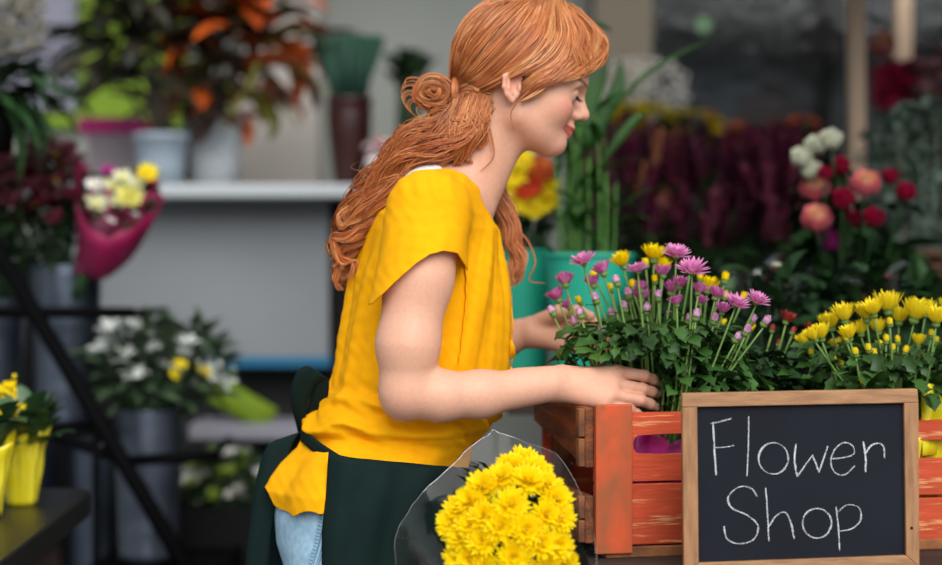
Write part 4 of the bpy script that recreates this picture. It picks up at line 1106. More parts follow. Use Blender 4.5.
mum('potted_chrysanthemum', 'crimson budded chrysanthemum between the pink and the golden one', .420, .020, TOPZ + .03,
    [(785.7, 322, .0, 'cup', .95), (772, 331, .02, 'bud', .8), (792, 333, .06, 'bud', .8), (778, 345, .04, 'bud', .7), (808, 332, .06, 'cup', .8)], mat('petal_crimson', '#8E1230', rough=.6, color2='#B3432B', scale=50), MB(), mat('amber_foil', '#A8481C', rough=.2, coat=.6, color2='#7A2E14', scale=12, bump=.8), 14, leaf_m=M_leafd, rl=.11, n_leaf=260, zl=(.94, 1.05), wr=.65)
for (px, py, Y, lab) in ((925, 408, .0, 'yellow foil sleeve end standing up right of the chalkboard'),):
    t = thing('foil_sleeve', lab, 'plant sleeve', P(px, 440, Y)); b = P(px + 12, 470, Y)
    G = []
    for i in range(9):
        row = []
        for j in range(8):
            u = i / 8 - .5; v = j / 7; hgt = .030 + .115 * v * (1 - .9 * abs(u + .32) * 1.0)
            row.append((b.x + u * .085, b.y - .062 + .02 * math.cos(u * 7) + .004 * math.sin(u * 30 + v * 5), b.z + hgt))
        G.append(row)
    adopt(t, MB().grid(np.array(G)).build('foil', M_foily, solid=.001))

# ------------------------------------------------------------------ the cellophane bouquet of yellow chrysanthemums
BYc = P(510, 548, -.330); BR = .104
tb = thing('bouquet', 'big yellow chrysanthemum bouquet in clear cellophane in front of her apron', 'bouquet', (BYc.x, BYc.y + .03, .20))
fl_list = [(524, 461), (502, 478), (546, 485), (511, 505), (546, 515), (458, 511), (482, 541), (541, 543), (513, 557), (483, 487), (501, 526), (560, 519), (558, 546), (484, 566), (460, 536), (528, 482), (484, 516), (526, 530), (548, 568),
           (470, 560), (530, 575), (500, 585), (560, 575), (515, 605), (475, 595), (545, 600), (458, 560), (563, 565), (535, 470), (512, 466), (556, 500), (470, 503), (452, 523), (470, 525)]
fm_ = [head_mesh('bloom', MUM_FULL, [M_yel, M_disk], None, 70 + v) for v in range(4)]; rr = random.Random(9); stb = MB(); lvb = MB()
for (px, py) in fl_list:
    p = P(px, py, -.36); dx, dz = p.x - BYc.x, p.z - BYc.z; q = max(0, 1 - (dx * dx + dz * dz) / (BR * 1.16) ** 2); Y = BYc.y - BR * .95 * math.sqrt(q); p = P(px, py, Y)
    nrm = (p - (BYc + Vector((0, .05, -.02)))).normalized(); o = inst('flower', fm_[rr.randrange(4)][0], None, p, align(nrm + Vector((rr.uniform(-.12, .12), -.15, rr.uniform(-.1, .1))), rr.uniform(0, 6)), rr.uniform(.84, 1.0)); adopt(tb, o)
    foot = Vector((BYc.x + dx * .15, BYc.y + .03 + (p.y - BYc.y) * .12, .20)); neck_ = Vector((BYc.x + dx * .25, BYc.y + .02, .62))
    stb.tube(bez([foot, neck_, p - nrm * .03, p], 10), .0022, 5)
    for k in range(3):
        c = p - nrm * rr.uniform(.03, .06); a = rr.uniform(0, 6.28); leaf(lvb, c, nrm + Vector((math.cos(a), .2, math.sin(a))) * .9, .05, .026, lobes=3, droop=.7)
for (px, py) in ((474, 478), (470, 472), (480, 470), (486, 466), (466, 480), (476, 486)): leaf(lvb, P(px + 6, py + 10, -.28), (-.5, -.3, .9), .035, .020, lobes=3, droop=.5)
adopt(tb, stb.build('stems', M_stem)); adopt(tb, lvb.build('leaves', M_leafd))
# flared sheet: neck ring -> rim outline as photographed, near rim lies low in front of the blooms
rim = [(594, 535, -.40), (583, 495, -.30), (556, 455, -.24), (525, 442, -.20), (500, 433, -.19), (494, 430, -.19), (487, 435, -.19), (462, 455, -.20), (430, 486, -.22), (405, 515, -.26), (395, 548, -.32), (402, 590, -.42), (440, 640, -.50), (510, 655, -.52), (570, 630, -.50), (596, 585, -.46)]
rimp = np.array([PN(*q) for q in rim]); rc = bez(np.vstack([rimp, rimp[:1]]), 73)[:-1]; G = []
wr_ = random.Random(4)
for i, rp_ in enumerate(rc):
    a = 2 * math.pi * i / 72; nk = np.array([BYc.x + .028 * math.cos(a), BYc.y + .03 + .028 * math.sin(a), .60]); row = []
    for t in np.linspace(0, 1, 12):
        e = t ** .75; p = nk * (1 - e) + rp_ * e; w = (.0016 * math.sin(i * .9) + .0008 * math.sin(i * 2.3 + t * 6)) * t
        row.append(p + w * np.array([math.cos(a), math.sin(a), .3]))
    G.append(row)
adopt(tb, MB().grid(np.array(G), 0, True).build('cellophane_wrapper', M_cello))
G = np.array(G); adopt(tb, MB().tube(np.vstack([G[:, -1], G[:1, -1]]), .0006, 5, cap=False).build('wrapper_edge', cello('cellophane_edge', (1, 1, 1), .25)))
G2 = [[np.array([BYc.x + r * math.cos(a), BYc.y + .03 + r * math.sin(a), z]) for z, r in ((.60, .028), (.5, .033), (.35, .040), (.22, .045))] for a in np.linspace(0, 6.2832, 24, endpoint=False)]
adopt(tb, MB().grid(np.array(G2), 0, True).build('wrapper_tail', M_cello))
# ------------------------------------------------------------------ background
M_zinc = mat('zinc', '#76808F', rough=.36, metal=.9, color2='#5A6473', scale=6, bump=.15, bscale=30)
M_teal = mat('teal_plastic', '#1FA68A', rough=.45)
M_blackp = mat('black_plastic', '#0D0E10', rough=.6, spec=.15)
M_purple = thin(mat('purple_petal', '#4C0E2C', rough=.6, color2='#6A1A3E', scale=60), .15)
M_burg = mat('burgundy_petal', '#4A0C1C', rough=.6, color2='#64142A', scale=60)
M_white = MATS['white_cotton']
M_cream = mat('cream_petal', '#E4E3C6', rough=.6, color2='#C9D0A0', scale=40)
M_orange = mat('orange_petal', '#D26A1C', rough=.6, color2='#B5431D', scale=30)
M_redp = mat('red_petal', '#C22A1C', rough=.6, color2='#D8481F', scale=30)
M_salmon = thin(mat('salmon_rose', '#EE9F96', rough=.6, color2='#F8CDB8', scale=30), .2)
M_crim = mat('crimson_rose', '#C0144C', rough=.6, color2='#9A0E3C', scale=30)
M_purp = mat('purple_rose', '#A42A80', rough=.6, color2='#7E1D62', scale=30)
M_wrapm = mat('magenta_wrap', '#96104C', rough=.45, color2='#7C0D40', scale=8, bump=.5, bscale=16)
def bucket(name, label, px0, px1, pyr, pyb, Y, m, group=None, taper=.80, ribs=True, base=None, cat='bucket'):
    r = (bx(px1, Y) - bx(px0, Y)) / 2; x = bx((px0 + px1) / 2, Y); zt = bz(pyr, Y); zb = bz(pyb, Y) if base is None else base; h = zt - zb
    t = thing(name, label, cat, (x, Y, zb), 0, group); mb = MB()
    pr = [(.0001, .004), (r * taper, .004), (r * taper, 0), (r * (taper + .02), 0)]
    for i in range(1, 24):
        f = i / 24; bead = .012 * r * (math.exp(-((f - .62) / .02) ** 2) + math.exp(-((f - .55) / .02) ** 2) + math.exp(-((f - .2) / .02) ** 2)) * 2 if ribs else 0
        pr.append((r * (taper + (1 - taper) * f) + bead, h * f))
    pr += [(r, h)]
    adopt(t, MB().lathe([(a, b + zb) for a, b in pr] + [(r * .96, zt - .006), (r * taper * .96, zb + .01), (.0001, zb + .01)], (x, Y, 0), 36).build('body', m))
    adopt(t, MB().lathe([(r * 1.0, zt - .010), (r * 1.05, zt - .006), (r * 1.05, zt + .001), (r * .97, zt)], (x, Y, 0), 36).build('rim', m))
    return t, Vector((x, Y, zt)), r
ROSE = []
for v in range(3):
    mb = MB(); rr = random.Random(v)
    for (cnt, elev, L, W, curl, r0, z0) in [(5, 38, .030, .034, .9, .004, 0), (5, 52, .030, .032, .7, .004, .002), (5, 64, .028, .028, .5, .003, .004), (4, 74, .026, .022, .4, .003, .006), (3, 82, .024, .018, .3, .002, .008)]:
        a0 = rr.uniform(0, 6)
        for i in range(cnt): petal(mb, a0 + 6.2832 * i / cnt, math.radians(elev), L, W, curl, r0, z0, 0 if elev < 56 else 1, cup=.55, tip=.95)
    ROSE.append(mb)
def rose_mesh(v, m): return ROSE[v].mesh('rose_head', [M_rpink, M_peach] if m is M_salmon else [m, m])
M_rpink = mat('rose_pink', '#E98494', rough=.6); M_peach = mat('rose_peach', '#F8C4A0', rough=.6)
SMALL = MB(); bloom(SMALL, [(9, 15, .020, .011, .3, .001, 0), (7, 45, .014, .009, .2, .001, .001)], n=3, seed=2); SMALL.lathe([(.0001, .006), (.004, .004), (.005, .001)], (0, 0, 0), 8, 1)
SPIKE = MB(); rr = random.Random(8)
for i in range(34):
    a = i * 2.4; z = i * .0028; q = .010 * (1 - i / 44); petal(SPIKE, a, math.radians(40), .014, .010, .3, q * .6, z, 0, n=3)
LILY = MB(); bloom(LILY, [(6, 38, .042, .017, -.5, .002, 0)], n=5, seed=4)
def heads(parent, pts, meshes, name='flower', sc=(.85, 1.15), seed=0, out=None, base=None, tilt=.7):
    rr = random.Random(seed)
    for p in pts:
        d = Vector(p) - Vector(base) if base is not None else Vector((0, -.3, 1)); d = d.normalized() + Vector((rr.uniform(-.3, .3), rr.uniform(-.6, 0) * tilt, rr.uniform(-.1, .3)))
        adopt(parent, inst(name, rr.choice(meshes), None, p, align(d, rr.uniform(0, 6)), rr.uniform(*sc)))
def cloud(px0, px1, py0, py1, Y, dY, n, seed, edge=1.0):
    rr = random.Random(seed); out = []
    while len(out) < n:
        u, v = rr.uniform(-1, 1), rr.uniform(-1, 1)
        if abs(u) ** 2.6 + abs(v) ** 2.6 > 1: continue
        out.append(P((px0 + px1) / 2 + u * (px1 - px0) / 2, (py0 + py1) / 2 + v * (py1 - py0) / 2, Y + rr.uniform(-dY, dY)))
    return out
def greens(parent, pts, base, m, L=(.04, .09), W=.4, seed=0, lobes=0, stems=True, name='leaves', stem_m=None, droop=.6):
    rr = random.Random(seed); lb, sb = MB(), MB()
    for p in pts:
        d = (Vector(p) - Vector(base)).normalized() + Vector((rr.uniform(-.8, .8), rr.uniform(-.8, .4), rr.uniform(-.4, .5))); l = rr.uniform(*L)
        leaf(lb, p, d, l, l * W, droop=rr.uniform(.2, droop * 2), lobes=lobes, n=6, twist=rr.uniform(-.6, .6))
    if stems:
        for p in pts[:60]: sb.tube(stem_path(Vector(base) + Vector((rr.uniform(-.02, .02), rr.uniform(-.02, .02), -.1)), p, .1, 5, rr), .0022, 4)
        adopt(parent, sb.build('stems', stem_m or M_leafd))
    adopt(parent, lb.build(name, m))

# --- display benches on the right
def bench(name, label, x0, x1, y0, y1, z, legs):
    t = thing(name, label, 'bench', ((x0 + x1) / 2, (y0 + y1) / 2, 0)); n = 3
    for k in range(n):
        w = (y1 - y0) / n; adopt(t, MB().box(((x0 + x1) / 2, y0 + w * (k + .5), z - .015), (x1 - x0, w - .006, .03)).build('plank', M_dkwood, smooth=False))
    for lx in legs:
        for ly in (y0 + .05, y1 - .05): adopt(t, MB().box((lx, ly, (z - .03) / 2), (.05, .05, z - .03)).build('leg', M_dkwood, smooth=False))
    return t
bench('flower_bench', 'dark wooden bench holding the teal buckets and the roses', .07, 1.55, .62, 1.22, .93, (.24, .9, 1.5))
bench('flower_bench', 'dark wooden back bench under the purple flowers', .32, 2.0, 1.36, 2.10, .90, (.5, 1.2, 1.9))
bench('flower_bench', 'rearmost dark bench carrying the yellow flowers and white baby\'s breath', .38, 2.4, 2.25, 2.95, .98, (.6, 1.4, 2.3))

# --- teal buckets
tA, cA, rA = bucket('flower_bucket', 'teal plastic bucket nearest her elbow holding the yellow and red bouquet', 500, 552, 250, 0, 1.02, M_teal, base=.93, ribs=False)
tB, cB, rB = bucket('flower_bucket', 'wide teal plastic bucket holding the tall green stalks', 546, 634, 254, 0, .82, M_teal, base=.93, ribs=False)
t = thing('bouquet', 'yellow gerbera bouquet with red and orange centre in the teal bucket', 'bouquet', (cA.x, cA.y, .96))
GER = MB(); bloom(GER, [(16, 12, .034, .011, .3, .004, 0), (14, 26, .030, .010, .3, .004, .002), (10, 50, .015, .007, .2, .002, .003)], seed=3)
gy = GER.mesh('gerbera', [M_yelg]); gr = GER.mesh('gerbera', [M_redp]); go = GER.mesh('gerbera', [M_orange])
for (px, py, me, s_) in ((513, 176, gy, 1.0), (545, 202, gy, 1.0), (532, 208, gy, .95), (549, 186, gy, .9), (520, 160, gy, .9), (505, 188, gy, .9), (528, 186, gr, 1.15), (538, 168, go, .9), (546, 172, go, .8), (517, 204, gy, .8)):
    adopt(t, inst('flower', me, None, P(px, py, .98), align((random.uniform(-.3, .3), -1, .5)), s_))
greens(t, cloud(495, 560, 185, 245, 1.05, .05, 60, 31), cA, M_leafd, seed=31)
t = thing('stalk_bunch', 'tall green stalks with strap leaves in the wide teal bucket', 'plant', (cB.x, cB.y, .96)); rr = random.Random(3); sb, lb = MB(), MB()
for i in range(22):
    px = rr.uniform(556, 612); top = rr.uniform(90, 190); Y = .82 + rr.uniform(-.06, .06); a = P(px * .6 + 590 * .4, 262, Y); a.z = .95; b = P(px + rr.uniform(-6, 12), top, Y)
    sb.tube(stem_path(a, b, .05, 8, rr), [.0034, .0028, .0016], 6)
    for k in range(3):
        f = rr.uniform(.45, 1); q = a.lerp(b, f); leaf(lb, q, (rr.uniform(-.6, .7), rr.uniform(-.4, .2), 1), rr.uniform(.07, .15), .020, lobes=0, droop=rr.uniform(.2, 1.6), n=8)
for (pts, w) in (([(590, 150), (586, 115), (598, 75), (606, 50)], .042), ([(596, 140), (606, 112), (618, 88), (622, 58)], .030), ([(604, 118), (628, 92), (660, 64), (720, 34)], .009), ([(575, 150), (560, 132), (548, 140), (540, 158)], .02), ([(600, 165), (618, 140), (634, 120), (645, 112)], .018), ([(570, 120), (575, 100), (590, 82), (600, 60)], .03), ([(612, 30), (600, 24), (590, 26), (580, 34)], .012)):
    c = bez([P(x, y, .80) for x, y in pts], 12); G = []
    for i, q in enumerate(c):
        u = i / 11; ww = w / 2 * math.sin(math.pi * min(1, u * .95 + .05)) ** .8 + .0004; tdir = c[min(i + 1, 11)] - c[max(i - 1, 0)]; n_ = np.cross(tdir, [0, 1, 0]); n_ /= np.linalg.norm(n_)
        G.append([q - n_ * ww + [0, .006, 0], q, q + n_ * ww + [0, .006, 0]])
    lb.grid(np.array(G))
M_stalk = thin(mat('fresh_leaf', '#2E5F1C', rough=.45, color2='#1E4616', scale=12), .3)
adopt(t, sb.build('stalks', mat('stalk_green', '#4C7C30', rough=.5))); adopt(t, lb.build('leaves', M_stalk))
t = thing('wrapped_bunch', 'magenta paper roll standing behind her blouse front', 'flower wrap', (bx(512, 1.2), 1.19, .93))
adopt(t, MB().lathe([(.018, .93), (.022, 1.05), (.038, 1.24), (.034, 1.24), (.018, 1.05)], (bx(512, 1.2), 1.19, 0), 20, ribs=lambda a, z: .08 * math.sin(5 * a)).build('paper', M_wrapm))

# --- purple flowers: five bunches in black buckets
sp = [SPIKE.mesh('spike', [M_purple]), SPIKE.mesh('spike', [mat('wine_petal', '#5E1436', rough=.6, color2='#7C2248', scale=50)]), SPIKE.mesh('spike', [mat('dusk_petal', '#41102C', rough=.6)])]
spo = SPIKE.mesh('spike', [mat('peach_petal', '#A86A4A', rough=.6)])
for i, (px, w, lab) in enumerate(((622, 56, 'leftmost, beside the green stalks'), (664, 56, 'second from the left'), (706, 56, 'in the middle of the row'), (748, 56, 'beneath the white highlight'), (786, 48, 'rightmost, next to the roses'))):
    Y = 1.62 + .06 * (i % 2); tb_, c_, r_b = bucket('flower_bucket', 'black bucket of purple flower spikes, ' + lab, px - 24, px + 24, 262, 0, Y, M_blackp, 'black buckets of purple flowers', base=.90, ribs=False)
    t = thing('flower_bunch', 'dense bunch of wine purple flower spikes, ' + lab, 'flowers', (c_.x, c_.y, .93), 0, 'purple flower bunches')
    pts = cloud(px - w / 2 - 8, px + w / 2 + 8, 152 + 5 * (i % 3), 252, Y, .11, 88, 100 + i)
    heads(t, pts, sp + sp + [spo] if i < 2 else sp, 'flower_spike', (.7, 1.15), 50 + i, base=c_ - Vector((0, 0, .25)))
    greens(t, cloud(px - w / 2 - 8, px + w / 2 + 8, 180, 300, Y, .11, 150, 200 + i), c_, M_leafd, seed=60 + i, L=(.03, .08), W=.3)
# --- small orange and red flowers between, yellow flowers and baby's breath behind
smy = SMALL.mesh('small_head', [M_yelg, M_disk]); smo = SMALL.mesh('small_head', [M_orange, M_disk]); smr = SMALL.mesh('small_head', [M_burg, M_disk]); smw = SMALL.mesh('small_head', [M_white, M_disk]); smc = SMALL.mesh('small_head', [M_cream, M_yelg])
for i, (px, w, py0, py1, mesh_, lab, Y, n) in enumerate(((636, 70, 104, 132, [smy], 'bunch of small yellow flowers above the purple ones, beside the stalks', 2.45, 34), (690, 60, 112, 142, [smy, smy, smo], 'bunch of small yellow flowers right of the first, thinning out', 2.45, 20),
        (640, 90, 134, 160, [smo, smr, smr], 'low bunch of rusty orange flowers left behind the purple spikes', 2.42, 26), (720, 80, 128, 158, [smr, smo, smr], 'low bunch of dull red and orange flowers in the middle of the back bench', 2.6, 30), (790, 80, 122, 160, [smr, smr, smo], 'low bunch of dark red flowers near the beige post', 2.6, 30))):
    zb = .98; tb_, c_, _r = bucket('flower_bucket', 'dark bucket on the rear bench under the ' + lab.split(' above')[0].split(' right')[0].split(' left')[0].split(' in the')[0].split(' near')[0] + (' (beside stalks)', ' (thinning out)', '', '', '')[i], px - 18, px + 18, 215, 0, Y, M_blackp, None, base=zb, ribs=False)
    t = thing('flower_bunch', lab, 'flowers', (c_.x, Y, zb + .02)); heads(t, cloud(px - w / 2, px + w / 2, py0, py1, Y, .09, n, 300 + i), mesh_, 'flower', (1.3, 1.9), 300 + i, base=c_ - Vector((0, 0, .2)))
    greens(t, cloud(px - w / 2, px + w / 2, py0 + 6, 215, Y, .09, 150, 320 + i), c_, M_leafd, seed=330 + i, L=(.04, .08), W=.35)
t = thing('baby_breath_bunch', 'pale cloud of white baby\'s breath above the yellow flowers', 'flowers', (bx(640, 2.8), 2.75, 1.0)); mb = MB(); rr = random.Random(5); sb = MB(); c_ = P(640, 200, 2.75)
for p in cloud(594, 690, 58, 126, 2.75, .14, 330, 41): mb.lathe([(.0001, .006), (.005, .002), (.0045, -.003), (.0001, -.005)], p, 5)
for p in cloud(606, 672, 72, 122, 2.75, .08, 50, 42): sb.tube([P(640, 232, 2.75), p], .001, 3)
o = mb.build('blossoms', mat('gypsophila', '#E8E4DC', rough=.8)); adopt(t, o); o['kind'] = 'stuff'; adopt(t, sb.build('stems', M_leafg))
tb_, c_, _r = bucket('flower_bucket', 'grey bucket on the rear bench holding the baby\'s breath', 626, 654, 212, 0, 2.75, M_zinc, None, base=.98, ribs=False)
# shapes behind the shop window glass
t = thing('flower_arrangement', 'faint dusty red arrangement standing inside the dark shop', 'flowers', (bx(762, 3.0), 4.0, 0)); pts = cloud(742, 784, 92, 128, 4.0, .1, 46, 51)
M_dred = mat('dusty_red', '#8E3A38', rough=.7, color2='#6A2626', scale=20)
heads(t, pts, [SMALL.mesh('small_head', [M_dred, M_disk])], 'flower', (1.6, 2.2), 52, base=P(762, 140, 4.0)); adopt(t, MB().lathe([(.0001, 0), (.12, 0), (.14, bz(128, 4.0)), (.12, bz(128, 4.0))], (bx(762, 4.0), 4.0, 0), 24).build('pedestal', M_dark))
t = thing('hanging_lamp', 'small greenish glowing lamp inside the dark shop', 'lamp', P(704, 24, 4.2)); me_ = bpy.data.materials.new('lamp_glow'); me_.use_nodes = True; b = me_.node_tree.nodes['Principled BSDF']; b.inputs['Base Color'].default_value = (.5, .7, .4, 1); b.inputs['Emission Color'].default_value = (.45, .75, .35, 1); b.inputs['Emission Strength'].default_value = .9
p = P(704, 24, 4.2); adopt(t, MB().lathe([(.0001, .02), (.022, .015), (.026, -.008), (.014, -.024), (.0001, -.03)], p, 20).build('bulb', me_)); adopt(t, MB().tube([p + Vector((0, 0, .03)), Vector((p.x, p.y, 2.75))], .004, 6).build('cord', M_black))
t = thing('standin', 'grey cabinet door for a pale reflection in the shop glass', 'standin', (bx(712, 4.6), 4.7, 0)); adopt(t, MB().box((bx(712, 4.6), 4.75, 1.05), (.42, .3, 2.1)).build('body', mat('reflection_grey', '#5A6266', rough=.5), smooth=False, bevel=.006)); adopt(t, MB().box((bx(712, 4.6), 4.59, 1.3), (.34, .02, 1.3)).build('patch', mat('reflection_pale_grey', '#68757A', rough=.5), smooth=False, bevel=.006))  # grey boxes shaped to imitate a pale reflection in the window

# --- roses in a dark vase
tv, cV, rV = bucket('vase', 'dark grey vase holding the roses', 806, 884, 262, 0, .90, mat('dark_grey_vase', '#2A2B33', rough=.4), None, base=.93, ribs=False, cat='vase')
roses = [(803, 158.5, 'white', 12, 'white rose at the left of the white cluster'), (816.5, 147, 'white', 12, 'white rose in the middle of the white cluster'), (832, 141, 'white', 12.5, 'topmost and rightmost white rose'), (812.6, 172, 'white', 12, 'white rose tucked right above the upper pink rose'),
         (815.7, 190, 'pink', 17, 'salmon pink rose, upper one at the left of the vase'), (864.5, 186, 'pink', 16.5, 'salmon pink rose on its own at the right'), (817.7, 221, 'pink', 17, 'salmon pink rose, lower one above the purple rose'), (831, 243, 'purple', 13, 'single purple rose, lowest of all the roses'),
         (843.8, 200.5, 'crimson', 13, 'large crimson rose between the two upper pink roses'), (840.7, 167, 'crimson', 11, 'crimson rosebud right below the topmost white rose'), (853.5, 222, 'crimson', 11, 'crimson rose low in the centre, right of the lower pink rose'), (873, 219, 'crimson', 12, 'crimson rose low at the right under the single pink rose'),
         (904, 193.5, 'crimson', 11.5, 'outermost crimson rose at the far right'), (888.6, 178, 'crimson', 9.5, 'small crimson rosebud upper right of the single pink rose'), (826, 174, 'crimson', 8.5, 'tiny dark crimson bud beside the white roses')]
RM = {'white': mat('white_rose', '#F2F2E6', rough=.6, color2='#E0E4CC', scale=30), 'pink': M_salmon, 'crimson': M_crim, 'purple': M_purp}
for i, (px, py, c, rpx, lab) in enumerate(roses):
    Y = .74 + .04 * math.sin(i * 2.1); p = P(px, py, Y); rad = rpx / FPX * (Y + 3); foot = Vector((cV.x + (p.x - cV.x) * .2, cV.y + (p.y - cV.y) * .3, .95))
    t = thing('rose', lab, 'rose', foot, 0, c + ' roses in the vase' if c != 'purple' else None)
    adopt(t, inst('rose_head', rose_mesh(i % 3, RM[c]), None, p - Vector((0, -.012, rad * .5)), align(((p.x - cV.x) * 1.5, -.75, .7), i), rad / .0195))
    adopt(t, MB().tube(stem_path(foot, p - Vector((0, -.01, rad * .5)), .08, 8, random.Random(i)), .0026, 5).build('stem', M_leafd))
    lb = MB(); rr = random.Random(i)
    for k in range(9):
        q = foot.lerp(p, rr.uniform(.55, .95)); leaf(lb, q + Vector((0, .03, 0)), (rr.uniform(-1, 1), rr.uniform(.1, 1), rr.uniform(-.3, .5)), .065, .034, lobes=0, droop=.8, n=7)
    adopt(t, lb.build('leaves', M_leafd))
t = thing('foliage_bunch', 'dark glossy foliage filling the vase under the roses', 'foliage', (cV.x, cV.y + .06, .95)); greens(t, cloud(790, 905, 235, 290, 1.02, .06, 170, 71), cV, M_leafd, seed=71, L=(.05, .10), W=.5)
# --- grey-green foliage, wicker basket, far right bouquet
tb_, cW, rW = None, P(930, 250, 1.25), .09
t = thing('wicker_basket', 'brown wicker basket at the right edge under grey foliage', 'basket', (cW.x, cW.y, .93)); M_wick = mat('wicker', '#5E3A24', rough=.7, color2='#3A2316', scale=60)
x = cW.x + .02; 
for k in range(17):
    z = .935 + k * .0165; r = .095 + .02 * k / 17; pts = [(x + (r + .004 * math.sin(a * 14 + k * math.pi)) * math.cos(a), cW.y + (r + .004 * math.sin(a * 14 + k * math.pi)) * math.sin(a), z) for a in np.linspace(0, 6.2832, 85)]
    adopt(t, MB().tube(pts, .0075, 5, cap=False).build('weave', M_wick))
adopt(t, MB().tube([(x + .12 * math.cos(a), cW.y + .12 * math.sin(a), 1.212) for a in np.linspace(0, 6.2832, 60)], .010, 6, cap=False).build('rim', M_wick))
adopt(t, MB().lathe([(.0001, .935), (.09, .935), (.108, 1.2)], (x, cW.y, 0), 30).build('liner', M_blackp))
t = thing('eucalyptus_bunch', 'tall grey green eucalyptus rising from the wicker basket', 'foliage', (x, cW.y, .95)); greens(t, cloud(868, 975, 105, 250, 1.3, .10, 620, 81), (x, cW.y, 1.1), M_leafg, seed=81, L=(.028, .055), W=.5, stem_m=M_leafg)
t = thing('wrapped_bouquet', 'crimson bouquet in black paper high at the right edge', 'bouquet', (bx(905, 2.2), 2.2, .98)); p0 = P(948, 200, 2.2); p1 = P(905, 82, 2.2)
d_ = (p1 - p0).normalized(); R_ = np.array(align(d_)); Lc = (p1 - p0).length
adopt(t, MB().lathe([(.012, -.1), (.03, Lc * .35), (.075, Lc * .85), (.085, Lc * 1.02), (.07, Lc * .9), (.02, Lc * .3)], p0, 28, 0, R_, ribs=lambda a, z: .05 * math.sin(7 * a)).build('black_paper', M_blackp))
heads(t, cloud(878, 930, 66, 110, 2.05, .05, 60, 91), [SMALL.mesh('small_head', [M_crim, M_crim])], 'flower', (1.3, 2.0), 91, base=p0)
adopt(t, inst('rose_head', rose_mesh(0, M_salmon), None, P(885, 52, 2.0), align((-.4, -1, .6)), 1.9))
t = thing('wrapped_bouquet', 'pale pink bouquet cut by the right edge above the grey foliage', 'bouquet', (bx(944, 2.0), 2.0, .95)); heads(t, cloud(918, 970, 52, 100, 2.0, .06, 34, 92), [SMALL.mesh('small_head', [mat('dusty_pink', '#D9A2A6', rough=.7), M_disk]), SMALL.mesh('small_head', [mat('mauve_petal', '#B98496', rough=.7), M_disk])], 'flower', (1.4, 2.0), 92, base=P(945, 160, 2.0))
greens(t, cloud(915, 970, 60, 120, 2.05, .05, 80, 93), P(945, 180, 2.0), M_leafg, seed=93)
t = thing('flower_bunch', 'coral pink flowers cut by the right edge beside the grey foliage', 'flowers', (bx(940, 1.7), 1.75, .93)); heads(t, cloud(928, 965, 122, 158, 1.7, .05, 24, 94), [SMALL.mesh('small_head', [mat('coral_petal', '#C04A58', rough=.6), M_disk])], 'flower', (1.0, 1.5), 94, base=P(945, 200, 1.7)); greens(t, cloud(925, 965, 130, 200, 1.72, .05, 60, 95), P(945, 250, 1.75), M_leafd, seed=95)
# --- cellophane wrapped bunches just behind the crates
for (px, py0, py1, Y, lab, sd) in ((772, 262, 330, .45, 'clear wrapped bunch with cream buds behind the pink chrysanthemum', 3), (876, 270, 320, .50, 'clear wrapped dark bunch behind the golden chrysanthemum', 5)):
    c = P(px, 380, Y); t = thing('wrapped_bunch', lab, 'bouquet', (c.x, Y, .80)); top = bz(py0, Y); G = []; rr = random.Random(sd)
    for j in range(28):
        a = 2 * math.pi * j / 28; G.append([[c.x + r * (1 + .10 * math.sin(3 * a + sd) * k) * math.cos(a), Y + r * math.sin(a), .80 + (top + .02 * math.sin(a * 4 + sd) - .80) * k] for k, r in ((0, .012), (.35, .02), (.7, .05), (1, .075))])
    adopt(t, MB().grid(np.array(G), 0, True).build('cellophane', cello('bunch_cellophane', (.9, .93, 1), .06)))
    heads(t, cloud(px - 16, px + 16, py0 + 4, py0 + 36, Y, .03, 14, sd), [smc if sd == 3 else smr, smr], 'flower', (.7, 1.0), sd, base=(c.x, Y, .9)); greens(t, cloud(px - 24, px + 24, py0 + 15, py1 + 30, Y, .04, 80, sd + 1), (c.x, Y, .9), M_leafd, seed=sd)

# --- dark low foliage behind the crates
for i, (px, w, lab) in enumerate(((672, 80, 'dark leafy pot plant low behind the pink chrysanthemum'), (742, 74, 'dark leafy pot plant right of the first, behind the cream buds'), (842, 90, 'dark leafy pot plant low behind the golden flowers'), (920, 70, 'dark leafy pot plant at the right edge below the basket'))):
    Y = .72; tb_, c_, _r = bucket('plant_pot', 'black pot under the ' + lab, px - 24, px + 24, 318, 0, Y, M_blackp, None, base=.93, ribs=False, cat='pot')
    t = thing('leafy_plant', lab, 'plant', (c_.x, Y, .95)); greens(t, cloud(px - w / 2, px + w / 2, 282 + 8 * (i % 2), 340, Y, .08, 190, 400 + i), c_, M_leafd, seed=400 + i, L=(.04, .085), W=.45)

# ================= left side =================
# --- wall display: lime board with a white panel
t = thing('poster_board', 'lime green board with a pale grey panel on the back wall', 'board', (bx(90, YB), YB, bz(128, YB))); M_lime = mat('lime_paint', '#7FA00C', rough=.6, var=.06, scale=3)
adopt(t, MB().box(((bx(-60, YB) + bx(190, YB)) / 2, YB - .03, (bz(-60, YB) + bz(128, YB)) / 2), (bx(190, YB) - bx(-60, YB), .03, bz(-60, YB) - bz(128, YB))).build('backing', M_lime, smooth=False))
adopt(t, MB().box(((bx(-40, YB) + bx(80, YB)) / 2, YB - .055, (bz(-60, YB) + bz(112, YB)) / 2), (bx(80, YB) - bx(-40, YB), .02, bz(-60, YB) - bz(112, YB))).build('panel', mat('pale_panel', '#9FA0B4', rough=.6), smooth=False))
